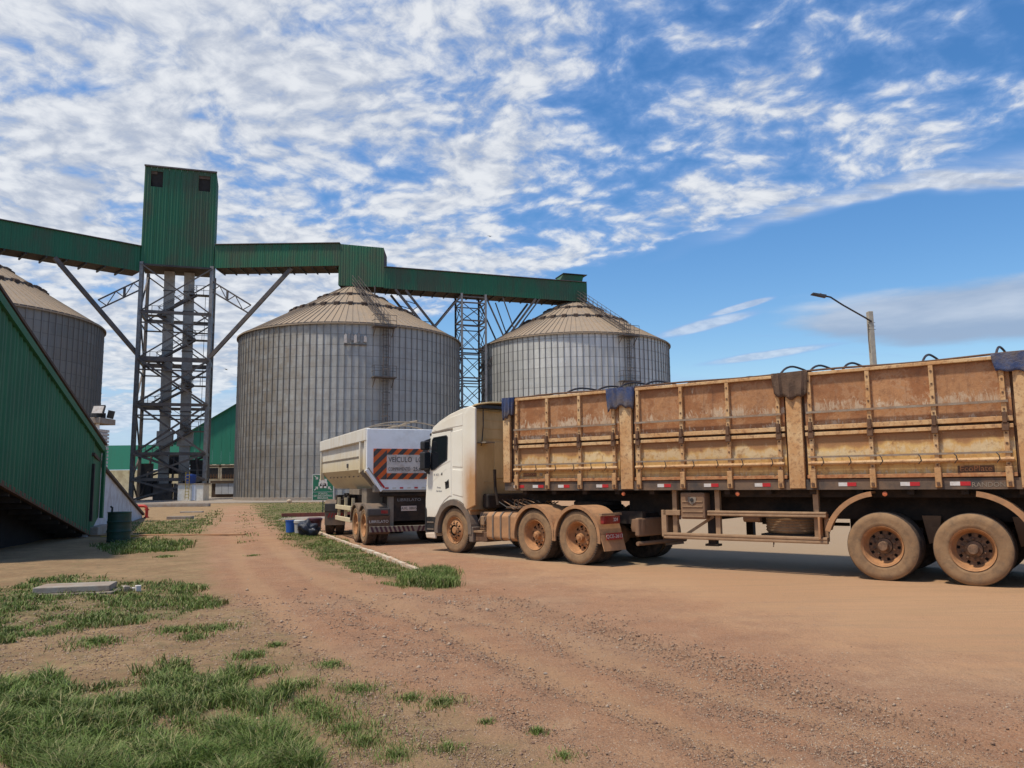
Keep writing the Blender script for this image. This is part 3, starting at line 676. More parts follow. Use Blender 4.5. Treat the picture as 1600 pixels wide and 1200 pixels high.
# ================================================================== CLADDING, GALLERIES
def cladding(parent, a, b, zb0, zt0, zb1, zt1, nrm, mat, sheet=1.0, pitch=.25, dep=.03, name='cladding_sheet', holes=()):
    a, b = Vector((a[0], a[1], 0)), Vector((b[0], b[1], 0)); L = (b-a).length; n = max(1, round(L/sheet)); nv = Vector((nrm[0], nrm[1], 0)).normalized()
    for k in range(n):
        t0, t1 = k/n, (k+1)/n; ss = np.arange(0, L/n+1e-6, pitch/4); ss = list(ss) if len(ss) > 2 else [0, L/n]
        if ss[-1] < L/n-1e-3: ss.append(L/n)
        off = .006*(k % 2)
        pts = []
        for i, s_ in enumerate(ss):
            ph = (i % 4); o_ = dep if ph in (1, 2) else 0
            pts.append((s_/L+t0, o_+off))
        segs = [(0.0, 1.0)]
        for (h0, h1, zz0, zz1) in holes:
            if h0 < (t0+t1)/2 < h1: segs = [(0.0, zz0), (zz1, 1.0)]
        mb = MB()
        for f0, f1 in segs:
            if f1-f0 < .004: continue
            vs_ = []
            for t, o_ in pts:
                zb = zb0+(zb1-zb0)*t; zt = zt0+(zt1-zt0)*t; p = a.lerp(b, t)+nv*o_
                vs_ += [(p.x, p.y, zb+(zt-zb)*f0), (p.x, p.y, zb+(zt-zb)*f1)]
            mb.add(vs_, [(2*i, 2*i+2, 2*i+3, 2*i+1) for i in range(len(pts)-1)])
        mb.build(name, mat, parent, world=True)
def hull(parent, a, b, depth, zb0, zt0, zb1, zt1, mat='dark_soffit', inset=.03, name='body'):
    a, b = Vector((a[0], a[1], 0)), Vector((b[0], b[1], 0)); d_ = (b-a).normalized(); n_ = Vector((-d_.y, d_.x, 0))
    if n_.y < 0: n_ = -n_
    A0, B0 = a+n_*inset, b+n_*inset; A1, B1 = a+n_*depth, b+n_*depth
    return MB().add([(A0.x,A0.y,zb0),(B0.x,B0.y,zb1),(B1.x,B1.y,zb1),(A1.x,A1.y,zb0),(A0.x,A0.y,zt0),(B0.x,B0.y,zt1),(B1.x,B1.y,zt1),(A1.x,A1.y,zt0)],
             [(0,3,2,1),(4,5,6,7),(0,1,5,4),(1,2,6,5),(2,3,7,6),(3,0,4,7)]).build(name, mat, parent, world=True)
# elevator tower, turned about fifteen degrees
TL, TR = Vector((-42.05, 88.1, 0)), Vector((-34.9, 90.4, 0)); td = (TR-TL).normalized(); tn = Vector((-td.y, td.x, 0)); TW = (TR-TL).length; TD = 5.6
def TP(a, b, z): p = TL+td*(a*TW)+tn*(b*TD); return Vector((p.x, p.y, z))
tw = thing('elevator_tower', 'tall steel lattice tower topped by a green head house', 'tower', (TL.x, TL.y, 0))
ZB, ZT = 26.75, 38.45
hb = hull(tw, TP(-.02, 0, 0), TP(1.01, 0, 0), 4.4, ZB+.05, ZT-.15, ZB+.05, ZT-.15, 'dark_soffit', .35, 'head_house')
a_, b_ = TP(-.02, 0, 0), TP(1.01, 0, 0)
cladding(hb, a_, b_, ZB, ZT, ZB, ZT, -tn, 'green', .65, .3, .035, holes=((.06, .26, .795, .955), (.74, .93, .795, .955)))
cladding(hb, TP(1.01, 0, 0), TP(1.01, .78, 0), ZB, ZT, ZB, ZT, td, 'green', 1.0, .3, .035)
cladding(hb, TP(-.02, .78, 0), TP(-.02, 0, 0), ZB, ZT, ZB, ZT, -td, 'green', 1.0, .3, .035)
for h0, h1 in ((.0833, .25), (.75, .9167)):
    x0, x1 = -.02+h0*1.03, -.02+h1*1.03
    MB().add([TP(x0, .05, ZT-2.45), TP(x1, .05, ZT-2.45), TP(x1, .05, ZT-.45), TP(x0, .05, ZT-.45)], [(0, 1, 2, 3)]).build('opening', 'black_void', hb, world=True)  # black sheet standing for the dark inside the opening
    MB().add([TP(x0, .02, ZT-.85), TP(x0+(x1-x0)*(.95 if h0 > .5 else .5), .02, ZT-.85), TP(x0+(x1-x0)*(.95 if h0 > .5 else .5), .02, ZT-.4), TP(x0, .02, ZT-.4)], [(0, 1, 2, 3)]).build('lintel', 'dark_soffit', hb, world=True)
MB().bar(TP(-.03, -.02, ZT+.03), TP(1.02, -.02, ZT+.03), .25, .16).build('roof_edge', 'steel', hb, world=True)
MB().bar(TP(-.02, -.01, ZB), TP(1.01, -.01, ZB), .2, .2).build('edge_beam', 'steel_dark', hb, world=True)
for i, j in ((0, 0), (1, 0), (1, 1), (0, 1)):
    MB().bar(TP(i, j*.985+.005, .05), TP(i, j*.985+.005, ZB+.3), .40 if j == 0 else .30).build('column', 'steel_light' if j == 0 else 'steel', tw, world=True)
lev = [2.35, 5.2, 10.75, 15.9, 21.3]
for z in lev:
    for (i0, j0), (i1, j1) in (((0, 0), (1, 0)), ((1, 0), (1, 1)), ((1, 1), (0, 1)), ((0, 1), (0, 0))):
        MB().bar(TP(i0, j0, z), TP(i1, j1, z), .26, .34 if z != 15.9 else .5).build('beam', 'steel', tw, world=True)
        MB().bar(TP(i0, j0, z-1.25), TP(i1, j1, z-1.25), .14, .16).build('beam', 'steel', tw, world=True) if z > 10 else None
zs = [.1]+lev+[26.7]
for q in range(len(zs)-1):
    z0, z1 = zs[q], zs[q+1]; ww = .14 if q >= 4 else .21
    for j, e_ in ((0, -.03), (1, 1.03)):
        MB().bar(TP(0, e_, z0), TP(1, e_, z1), ww, ww).build('brace', 'steel', tw, world=True); MB().bar(TP(0, e_-.035, z1), TP(1, e_-.035, z0), ww, ww).build('brace', 'steel', tw, world=True)
    for i in (0, 1): MB().bar(TP(i, 0 if q % 2 else 1, z0), TP(i, 1 if q % 2 else 0, z1), .16).build('brace', 'steel', tw, world=True)
for a in (.33, .62):
    p0, p1 = TP(a+.06, .55, .5), TP(a+.02, .55, ZB+.3)
    m = MB(); m.bar(p0, p1, 1.12, .9, up=(-tn)); el = m.build('elevator_leg', 'elevator', tw, world=True)
    for z in np.arange(2.5, 26, 2.4): c_ = p0.lerp(p1, z/ZB); MB().bar(c_, c_+Vector((0, 0, .12)), 1.24, 1.02, up=(-tn)).build('flange', 'steel', el, world=True)
    MB().bar(TP(a+.06, .55, .05), TP(a+.06, .55, 1.9), 2.0, 1.7, up=(-tn)).build('boot', 'steel', el, world=True)
    MB().bar(TP(a+.055, .55, 6.2), TP(a+.055, .55, 7.9), 1.7, 1.4, up=(-tn)).build('hopper', 'elevator', el, world=True)
# stair: zigzag flights between landings, each landing with its railing
lr = [(.78, 2.35), (.22, 5.2), (.78, 7.9), (.22, 10.75), (.78, 13.2), (.22, 15.9), (.78, 18.6), (.22, 21.3), (.78, 24.0)]
for k, (a, z) in enumerate(lr):
    m = MB(); l_, r_ = (a-.12, a+.2) if a > .5 else (a-.18, a+.12)
    for b0, b1 in ((.28, .45),): m.add([TP(l_, b0, z-.1), TP(r_, b0, z-.1), TP(r_, b1, z-.1), TP(l_, b1, z-.1), TP(l_, b0, z), TP(r_, b0, z), TP(r_, b1, z), TP(l_, b1, z)], [(0,3,2,1),(4,5,6,7),(0,1,5,4),(1,2,6,5),(2,3,7,6),(3,0,4,7)])
    ln = m.build('landing', 'steel', tw, world=True); rm = MB()
    for hh in (.5, 1.05): rm.bar(TP(l_, .28, z+hh), TP(r_, .28, z+hh), .05); rm.bar(TP(l_ if a < .5 else r_, .28, z+hh), TP(l_ if a < .5 else r_, .45, z+hh), .05)
    for t in np.linspace(l_, r_, 4): rm.bar(TP(t, .28, z), TP(t, .28, z+1.05), .05)
    rm.build('railing', 'steel_light', ln, world=True)
    if k:
        a0, z0 = lr[k-1]; fm = MB()
        for b in (.30, .42):
            fm.bar(TP(a0, b, z0), TP(a, b, z), .07, .2)
            fm.bar(TP(a0, b, z0+1), TP(a, b, z+1), .045)
        for q in range(13):
            t = q/12; fm.bar(TP(a0+(a-a0)*t, .30, z0+(z-z0)*t), TP(a0+(a-a0)*t, .42, z0+(z-z0)*t), .25, .04)
        fm.build('stair_flight', 'steel', tw, world=True)
# plant under the tower
for a, b, z0, z1, w_ in ((.15, .6, .4, 4.2, 1.2), (.5, .7, 3.0, 5.0, 2.4), (.85, .7, .6, 4.6, 1.4), (.3, .8, .4, 2.2, 2.6)):
    MB().bar(TP(a, b, z0), TP(a, b, z1), w_, 1.0, up=(-tn)).build('hopper', 'steel_dark', tw, world=True)
for q in range(5):
    MB().tube([TP(.1+.18*q, .4, .6), TP(.16+.18*q, .5, 2.6), TP(.2+.16*q, .62, 5.0)], .14, 8).build('spout_pipe', 'steel', tw, world=True)
MB().tube([TP(.90, .35, .2), TP(.90, .35, 24)], .03, 5).build('cable_conduit', 'steel_dark', tw, world=True)

# left and right galleries
def struts(parent, pts, w=.3, mat='steel', name='strut'):
    for p, q in pts: MB().bar(p, q, w).build(name, mat, parent, world=True)
def lattice(parent, p0, q0, p1, q1, n=5, w=.13, mat='steel', name='lattice_brace'):
    p0, q0, p1, q1 = map(Vector, (p0, q0, p1, q1)); m = MB(); m.bar(p0, q0, w*1.3); m.bar(p1, q1, w*1.3)
    for k in range(n+1):
        a, b = p0.lerp(q0, k/n), p1.lerp(q1, k/n)
        if k < n: m.bar(a if k % 2 else b, p1.lerp(q1, (k+1)/n) if k % 2 else p0.lerp(q0, (k+1)/n), w*.7)
    c_ = n//2; m.bar(p0.lerp(q0, c_/n), p1.lerp(q1, c_/n), w*1.6)
    return m.build(name, mat, parent, world=True)
gl = thing('conveyor_gallery', 'green clad conveyor gallery running from the tower off to the left', 'conveyor', (-50, 80, 26))
A, B = Vector((-60.2, 71.0, 0)), Vector((-42.2, 88.3, 0))
def on_line(A, B, u, v=400):
    r = ray(u, v); d_ = B-A; n_ = Vector((-d_.y, d_.x)); t = (n_.x*A.x+n_.y*A.y)/(n_.x*r[0]+n_.y*r[1]); return Vector((r[0]*t, r[1]*t, EYE+r[2]*t))
body = hull(gl, A, B, 3.0, 26.0, 28.75, 26.0, 28.75)
nr = Vector((B.y-A.y, -(B.x-A.x), 0)).normalized()
cladding(body, A, B, 25.95, 28.85, 25.95, 28.85, nr, 'green', 1.0, .3, .03)
MB().bar((A+nr*-1.4)+Vector((0,0,28.9)), (B+nr*-1.4)+Vector((0,0,28.9)), 3.3, .08).build('roof', 'steel', body, world=True)
for k in range(13):
    p = A.lerp(B, k/13)+Vector((0,0,25.85)); MB().bar(p, p-nr*3.0, .14, .22).build('cross_beam', 'steel_dark', body, world=True)
s1 = on_line(A, B, 85, 402); c1 = TP(0, .1, 16.3)
struts(gl, [(Vector((s1.x, s1.y, 25.9)), c1)], .42)
p, q = TP(0, .05, 25.1), TP(0, .05, 23.9); m_ = Vector((s1.x, s1.y, 25.9)).lerp(c1, .50)
lattice(gl, p, m_+Vector((0, 0, .9)), q, m_+Vector((0, 0, -.2)))
gr = thing('conveyor_gallery', 'long stepped green conveyor gallery passing over the two silos to the right', 'conveyor', (-15, 90, 26))
A, B = Vector((-34.75, 90.5, 0)), Vector((-20.12, 90.5, 0)); Cc, Dd = Vector((-14.91, 90.8, 0)), Vector((9.65, 99.18, 0)); nf = Vector((0, -1, 0))
b1 = hull(gr, A, B, 3.2, 26.98, 29.59, 26.98, 29.59)
cladding(b1, A, B, 26.88, 29.64, 27.03, 29.69, nf, 'green', 1.0, .3, .03)
MB().bar((-34.7, 92.0, 29.72), (-20.05, 92.0, 29.76), 3.4, .08).build('roof', 'steel', b1, world=True)
for k in range(11): MB().bar((-34.5+k*1.4, 90.6, 26.83), (-34.5+k*1.4, 93.5, 26.83), .12, .12).build('cross_beam', 'steel_dark', b1, world=True)
b2 = hull(gr, B+Vector((.02, 0, 0)), Cc, 3.4, 24.8, 29.5, 24.5, 29.1, name='transfer_house')
cladding(b2, B, Cc, 24.65, 29.65, 24.45, 29.2, nf, 'green', 1.0, .3, .03)
cladding(b2, B+Vector((-.03, 3.3, 0)), B+Vector((-.03, 0, 0)), 24.7, 29.5, 24.7, 29.5, (-1, 0, 0), 'green', 1.1, .3, .03)
nr = Vector((Dd.y-Cc.y, -(Dd.x-Cc.x), 0)).normalized()
b3 = hull(gr, Cc+Vector((.03, 0, 0)), Dd, 3.2, 24.45, 26.8, 24.45, 26.8)
cladding(b3, Cc, Dd, 24.35, 26.85, 24.35, 26.85, nr, 'green', 1.0, .3, .03)
MB().bar(Cc-nr*1.5+Vector((0,0,26.92)), Dd-nr*1.5+Vector((0,0,26.92)), 3.4, .08).build('roof', 'steel', b3, world=True)
cladding(b3, Dd+Vector((.04, 0, 0)), Dd-nr*3.2+Vector((.04, 0, 0)), 24.35, 26.85, 24.35, 26.85, (1, 0, 0), 'green', 1.0, .3, .04)
for k in range(18): p = Cc.lerp(Dd, (k+.5)/18)+Vector((0,0,24.36)); MB().bar(p, p-nr*3.1, .12, .12).build('cross_beam', 'steel_dark', b3, world=True)
dn = (Dd-Cc).normalized(); p = Dd-dn*3.6-nr*.2+Vector((0,0,26.95)); m = MB(); m.add([p, p+dn*3.1, p+dn*3.1-nr*2.4, p-nr*2.4]+[x+Vector((0,0,.85)) for x in (p+dn*.5, p+dn*3.3, p+dn*3.3-nr*2.4, p+dn*.5-nr*2.4)], [(0,3,2,1),(4,5,6,7),(0,1,5,4),(1,2,6,5),(2,3,7,6),(3,0,4,7)])
m.build('motor_housing', 'green', b3, world=True)
MB().bar(p+dn*.4-nr*1.1+Vector((0,0,.92)), p+dn*3.7-nr*1.1+Vector((0,0,.92)), 2.8, .08).build('housing_roof', 'steel_dark', b3, world=True)
s2 = Vector((AtY(455, 418, 90.9).x, 91.0, 26.9)); c2 = TP(1, .0, 16.2)
struts(gr, [(s2, c2)], .42)
m_ = s2.lerp(c2, .50); lattice(gr, TP(1, .0, 25.3), m_+Vector((0, 0, .9)), TP(1, .0, 24.1), m_+Vector((0, 0, -.2)))
MB().tube([(-15.9, 90.6, 24.6), (-15.9, 90.6, 23.3)], .09, 6).build('spout', 'steel', gr, world=True)
# lattice tower between the two silos
u0 = on_line(Cc, Dd, 721.5); SW = 3.0
st = thing('support_tower', 'thin steel lattice tower standing between the middle and right silos', 'tower', (u0.x, u0.y, 0))
def SP(a, b, z): p = Vector((u0.x, u0.y, 0))+dn*(a*SW)-nr*(b*SW); return Vector((p.x, p.y, z))
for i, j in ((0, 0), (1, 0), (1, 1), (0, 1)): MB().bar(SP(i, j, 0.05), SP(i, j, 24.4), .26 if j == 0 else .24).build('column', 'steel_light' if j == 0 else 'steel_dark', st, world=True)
lv = [.2, 3.6, 7.1, 10.6, 14.1, 17.6, 21.1, 24.0]
for k in range(len(lv)-1):
    z0, z1 = lv[k], lv[k+1]
    for (i0, j0), (i1, j1) in (((0, 0), (1, 0)), ((1, 0), (1, 1)), ((1, 1), (0, 1)), ((0, 1), (0, 0))):
        MB().bar(SP(i0, j0, z1), SP(i1, j1, z1), .16).build('beam', 'steel', st, world=True); MB().bar(SP(i0, j0, z1-.7), SP(i1, j1, z1-.7), .12).build('beam', 'steel', st, world=True)
        zm = (z0+z1)/2
        for za, zb_ in ((z0, z1-.7),):
            MB().bar(SP(i0, j0, za), SP(i1, j1, zb_), .08).build('brace', 'steel', st, world=True); MB().bar(SP(i0, j0, zb_), SP(i1, j1, za), .08).build('brace', 'steel', st, world=True)
for j in (0, 1):
    L0, L1 = on_line(Cc, Dd, 618), on_line(Cc, Dd, 634); o_ = -nr*(j*SW)
    for P0, z in ((L0, 12.6), (L1, 15.9)):
        MB().bar(Vector((P0.x, P0.y, 24.3))+o_, SP(0, j, 16.1 if P0 is L1 else 14.6), .24).build('strut', 'steel', st, world=True)
    a0, a1, q0, q1 = Vector((L0.x, L0.y, 24.3))+o_, Vector((L1.x, L1.y, 24.3))+o_, SP(0, j, 14.6), SP(0, j, 16.1)
    m = MB()
    for k in range(1, 8): m.bar(a0.lerp(q0, k/8), a1.lerp(q1, (k+(k % 2)*.8-.2)/8), .08)
    m.build('lattice_brace', 'steel', st, world=True)
    MB().bar(SP(0, j, 24.2), a1.lerp(q1, .52), .16).build('brace', 'steel', st, world=True)
    R0 = on_line(Cc, Dd, 836); R1 = on_line(Cc, Dd, 842)
    b0, b1_ = Vector((R0.x, R0.y, 24.3))+o_, SP(1, j, 15.6)
    MB().bar(b0, b1_, .24).build('strut', 'steel', st, world=True)
    b2_, b3_ = Vector((R1.x, R1.y, 24.3))+o_, SP(1, j, 14.9)
    MB().bar(b2_, b3_, .16).build('strut', 'steel', st, world=True)
    MB().bar(SP(1, j, 24.2), b0.lerp(b1_, .62), .16).build('brace', 'steel', st, world=True); MB().bar(SP(1, j, 24.2)+dn*2.2, b0.lerp(b1_, .45), .12).build('brace', 'steel', st, world=True)

# ================================================================== WAREHOUSE
WY = 119.0
wh = thing('warehouse', 'big green warehouse with a beige wall behind the tower and silos', 'warehouse', (-45, WY, 0))
def WX(u, v=730): return AtY(u, v, WY).x
zr = AtY(200, 696, WY).z; x_l, x_k, x_r = WX(60), WX(262), WX(375)+9
slope = (AtY(373, 630, WY).z-zr)/(WX(373, 630)-x_k); zpk = zr+slope*(x_r-x_k)
zg1 = AtY(200, 734, WY).z; zg2 = AtY(350, 726, WY).z
MB().box(x_l, x_k+3, WY+2.5, WY+30, 0, zg1).build('wing', 'beige_wall', wh, world=True)
MB().add([(x_l, WY-1, zg1), (x_k+3, WY-1, zg1), (x_k+3, WY-.4, zr), (x_l, WY-.4, zr)], [(0, 1, 2, 3)]).build('wing_roof', 'green_hall', wh, world=True)
n_ = 30
for k in range(n_):
    xa, xb = x_k+(x_r-x_k)*k/n_, x_k+(x_r-x_k)*(k+1)/n_
    m = MB(); y_ = WY-.02*(k % 2)
    m.add([(xa, y_, zg2), (xb, y_, zg2), (xb, y_, zr+slope*(xb-x_k)), (xa, y_, zr+slope*(xa-x_k))], [(0, 1, 2, 3)])
    m.build('cladding_sheet', 'green_hall', wh, world=True)
MB().add([(x_k-.3, WY-.5, zr-.05), (x_r, WY-.5, zpk-.05), (x_r, WY+30, zpk-.05), (x_k-.3, WY+30, zr-.05)], [(0, 1, 2, 3)]).build('roof', 'green_hall', wh, world=True)
MB().add([(x_k, WY+.1, zg2-.4), (x_r+12, WY+.1, zg2-.4), (x_r+12, WY-.3, zg2-.1), (x_k, WY-.3, zg2-.1)], [(0, 1, 2, 3)]).build('canopy', 'dark_soffit', wh, world=True)
zl = AtY(350, 750, WY).z
wl_ = MB().box(WX(300), x_r+12, WY+.1, WY+.5, 0, zg2+.3).build('wall', 'beige_wall', wh, world=True)
MB().box(x_l, WX(210), WY+2.1, WY+2.45, 0, zg1).build('wall', 'beige_wall', wh, world=True)
for u0_, u1_ in ((320, 341), (347, 368), (374, 395)):
    fr = MB().box(WX(u0_)-.15, WX(u1_)+.15, WY-.02, WY+.08, AtY(0, 748.5, WY).z-.2, AtY(0, 730, WY).z+.1).build('window', 'beige_wall', wh, world=True)
    MB().box(WX(u0_), WX(u1_), WY-.04, WY-.025, AtY(350, 748, WY).z, AtY(350, 731, WY).z).build('pane', 'rusty_window', fr, world=True)
    bm_ = MB()
    for q in range(5): xx = WX(u0_)+(WX(u1_)-WX(u0_))*(q+.5)/5; bm_.box(xx-.06, xx+.06, WY-.12, WY-.06, AtY(350, 748, WY).z, AtY(350, 741, WY).z)
    bm_.box(WX(u0_), WX(u1_), WY-.12, WY-.06, AtY(350, 744.4, WY).z, AtY(350, 743.6, WY).z); bm_.build('grille', 'rust_dark', fr, world=True)
# loading bin of grey sheet with a rusty rim, in front of the wall
lb = thing('hopper_bin', 'low grey sheet metal bin with brown rim before the warehouse windows', 'bin', (WX(350), 100, 0))
p0, p1 = AtY(331, 752, 100), AtY(378, 752, 100); zb = AtY(350, 772, 100).z
MB().box(p0.x, p1.x, 100, 103, .15, p0.z-.25).build('body', 'dark_soffit', lb, world=True)
for k in range(4):
    xa = p0.x+.5+(p1.x-p0.x-.5)*k/4; MB().box(xa+.02, xa+(p1.x-p0.x-.5)/4-.02, 99.9, 99.98, zb, p0.z-.3).build('panel', 'grey_sheet', lb, world=True)
MB().box(p0.x-.1, p1.x, 99.8, 103, p0.z-.22, p0.z+.05).build('rim', 'dark_soffit', lb, world=True)
# electrical hut at the foot of the tower
hx0, hx1 = AtY(278, 757, 84).x, AtY(318, 757, 84).x; hz = AtY(300, 757, 84).z
ht = thing('electrical_hut', 'small cream block hut with a roof slab at the foot of the tower', 'hut', (hx0, 84, 0))
MB().box(hx0, hx1, 84, 85.6, 0, hz).build('wall', 'hut_wall', ht, world=True, bevel=.02)
MB().box(hx0-.1, hx1+.1, 83.9, 85.7, hz, hz+.12).build('roof', 'concrete', ht, world=True)
dxx = hx0+(hx1-hx0)*.57; MB().box(dxx, dxx+.35, 83.93, 84.0, .1, hz).build('door', 'grey_sheet', ht, world=True)
ld = MB(); lx = hx0+(hx1-hx0)*.33
for s_ in (0, .38): ld.box(lx+s_, lx+s_+.05, 83.7, 83.75, .2, hz+1.3)
for k in range(8): ld.box(lx, lx+.43, 83.7, 83.75, .35+k*.33, .40+k*.33)
tag(ld.build('ladder', 'hose_yellow'), 'short pale ladder leaning on the front of the cream hut', 'ladder')
tk = thing('water_tank', 'small blue tank on the roof of the cream hut', 'tank', (hx0+.9, 85, hz+.12))
MB().lathe([(0, 0), (.5, 0), (.62, .8), (.5, .82)], (0, 0, 0), n=20).build('tank_body', 'tank_blue', tk, smooth=True); MB().lathe([(.52, .82), (.5, .95), (0, 1.0)], (0, 0, 0), n=20).build('lid', 'tank_blue', tk)
# turret with the floodlight, beyond the green housing
TY = 36.0
ta, tb = AtY(141, 690, TY), AtY(162, 690, TY); zs0 = AtY(150, 662, TY).z; zs1 = AtY(150, 653, TY).z
tt = thing('louvred_turret', 'pale louvred block turret with a concrete roof slab behind the green housing', 'turret', (ta.x, TY, 0))
MB().box(ta.x-1.2, tb.x-.30, TY+.08, TY+.9, 0, zs0-.3).build('wall', 'white_wall', tt, world=True)
for k in range(17):
    z = zs0-.35-k*.16
    if z > .2: MB().box(ta.x-1.2, tb.x-.24, TY, TY+.95, z, z+.11).build('louvre', 'board_face', tt, world=True, bevel=.01)
MB().box(ta.x+.22, ta.x+.36, TY-.03, TY+.05, 0, zs0).build('pilaster', 'white', tt, world=True)
xs0, xs1 = AtY(132, 657, TY).x-1.5, AtY(162, 657, TY).x
MB().box(xs0, xs1, TY-.3, TY+1.1, zs0, zs1).build('roof_slab', 'concrete', tt, world=True, bevel=.02)
fl = thing('floodlight', 'square floodlight standing on the turret roof slab', 'floodlight', (AtY(155, 650, TY).x, TY-.2, zs1))
MB().bar((0, 0, 0), (0, 0, .18), .3, .12).build('bracket', 'black', fl)
hd = MB().add([(-.29, -.02, .16), (.27, -.02, .16), (.31, .10, .58), (-.25, .10, .58), (-.25, .16, .16), (.23, .16, .16), (.27, .24, .52), (-.21, .24, .52)], [(0,1,2,3),(4,7,6,5),(0,4,5,1),(1,5,6,2),(2,6,7,3),(3,7,4,0)]).build('lamp_head', 'black', fl)
MB().add([(-.24, -.024, .20), (.23, -.024, .20), (.26, .085, .53), (-.21, .085, .53)], [(0,1,2,3)]).build('lens', 'board_face', hd)
f2 = thing('floodlight', 'edge-on floodlight at the right end of the turret slab', 'floodlight', (AtY(164, 650, TY).x, TY+.4, zs1))
MB().bar((.02, 0, 0), (.10, 0, .36), .06, .3).build('lamp_head', 'black', f2)
cb = thing('junction_box', 'dark junction box between the two floodlights', 'box', (AtY(160, 650, TY).x-.15, TY+.1, zs1)); MB().box(-.22, .16, 0, .2, 0, .24).build('case', 'black', cb, bevel=.015); MB().box(-.18, .12, -.01, 0, .03, .2).build('lid', 'charcoal', cb)

# ================================================================== SLOPING GREEN HOUSING
def HP(s, z, dpt=0):                                        # s along the near face, from the left of the picture to its low end
    a, b = Vector((-9.9, 10.0, 0)), Vector((-13.86, 26.3, 0)); d_ = (b-a).normalized(); n_ = Vector((-d_.y, d_.x, 0)); 
    if n_.x > 0: n_ = -n_
    L = (b-a).length; p = a+d_*(s*L)+n_*dpt; return Vector((p.x, p.y, z))
gh = thing('inclined_conveyor_housing', 'dark green corrugated housing sloping down to the ground at the left edge', 'conveyor housing', tuple(HP(.9, 0)))
def hz_at(u, v, s):
    # height at which the sight line crosses the near face
    a, b = HP(0, 0), HP(1, 0); d_ = b-a; n_ = Vector((-d_.y, d_.x, 0)); r = ray(u, v); t = (n_.x*a.x+n_.y*a.y)/(n_.x*r[0]+n_.y*r[1]); p = Vector((r[0]*t, r[1]*t, EYE+r[2]*t)); return ((p-a).dot(d_)/d_.length_squared, p.z)
sA, zA = hz_at(0, 455, 0); sB, zB = hz_at(160, 692, 0); sC, zC = hz_at(0, 756, 0); sD, zD = hz_at(139, 836, 0)
def top(s): return -.14+zA+(zB-zA)*(s-sA)/(sB-sA)
def bot(s): return zC+(zD-zC)*(s-sC)/(sD-sC)
s0, s1_ = .42, sD  # unseen upper run cut short to shrink the housing's cast shadow
nw = 13
for k in range(nw):
    a, b = s0+(s1_-s0)*k/nw, s0+(s1_-s0)*(k+1)/nw; mb = MB(); vs_ = []; L = (HP(1,0)-HP(0,0)).length; npt = max(8, int((b-a)*L/.055))
    out = (HP(0, 0)-HP(0, 0, 1)).normalized()
    for i in range(npt+1):
        s = a+(b-a)*i/npt; o_ = out*((.04 if (i % 5) in (1, 2) else 0)+.006*(k % 2)); p, q = HP(s, bot(s))+o_, HP(s, top(s))+o_; vs_ += [p, q]
    mb.add(vs_, [(2*i, 2*i+2, 2*i+3, 2*i+1) for i in range(npt)]); mb.build('cladding_sheet', 'green_near', gh, world=True)
W_ = 4.6
def quadp(name, mat, pts, par=gh, label=None): return MB().add(pts, [tuple(range(len(pts)))]).build(name, mat, par, world=True, label=label)
sE = sB                                                     # right end reaches further at the top
quadp('end_sheet', 'green_near', [HP(s1_, bot(s1_)), HP(sE, max(bot(s1_), .4)+.2), HP(sE, top(sE)), HP(s1_, top(s1_))])
MB().add([HP(s0, top(s0)+.05, -.12), HP(sE+.01, top(sE)+.05, -.12), HP(sE+.01, top(sE)+.05, W_), HP(s0, top(s0)+.05, W_), HP(s0, top(s0)+.13, -.12), HP(sE+.01, top(sE)+.13, -.12), HP(sE+.01, top(sE)+.13, W_), HP(s0, top(s0)+.13, W_)], [(0,3,2,1),(4,5,6,7),(0,1,5,4),(1,2,6,5),(2,3,7,6),(3,0,4,7)]).build('roof', 'dark_soffit', gh, world=True)
MB().bar(HP(s0, top(s0)-.12, -.07), HP(sE, top(sE)-.12, -.07), .10, .20).build('flashing', 'green_near', gh, world=True)
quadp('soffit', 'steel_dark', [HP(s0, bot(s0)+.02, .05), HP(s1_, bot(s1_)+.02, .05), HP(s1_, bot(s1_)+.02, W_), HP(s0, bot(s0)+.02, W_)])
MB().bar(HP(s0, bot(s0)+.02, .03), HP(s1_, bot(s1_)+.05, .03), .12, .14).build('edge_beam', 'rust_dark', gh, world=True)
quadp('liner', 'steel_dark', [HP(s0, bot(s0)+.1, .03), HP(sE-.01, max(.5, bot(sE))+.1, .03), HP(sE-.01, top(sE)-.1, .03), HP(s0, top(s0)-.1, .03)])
quadp('added_end_wall', 'green_near', [HP(s0, -.1, 0), HP(s0, -.1, W_), HP(s0, top(s0), W_), HP(s0, top(s0), 0)])  # added end out of view, keeps the sun out of the housing
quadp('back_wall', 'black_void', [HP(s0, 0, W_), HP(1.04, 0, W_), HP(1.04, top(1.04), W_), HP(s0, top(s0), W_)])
quadp('pit_shade_sheet', 'black_void', [HP(s0, -.1, .9), HP(1.03, -.1, .9), HP(1.03, .6, .9), HP(s0, bot(s0), .9)])  # near-black sheet, deep shade under the housing put into its colour
for k in range(12): s = s0+(s1_-s0)*(k+.5)/12; MB().bar(HP(s, bot(s)-.04, .1), HP(s, bot(s)-.04, W_), .1, .14).build('cross_beam', 'steel_dark', gh, world=True)
gp = HP(sE-.004, 0, -.10); MB().bar((gp.x, gp.y, .55), (gp.x, gp.y, top(sE)-.1), .10).build('downpipe', 'green_near', gh, world=True)
gp = HP(s1_-.03, 0, -.06); MB().bar((gp.x+.1, gp.y, .5), (gp.x+.1, gp.y, 2.35), .05, .09).build('door_edge', 'steel_dark', gh, world=True)
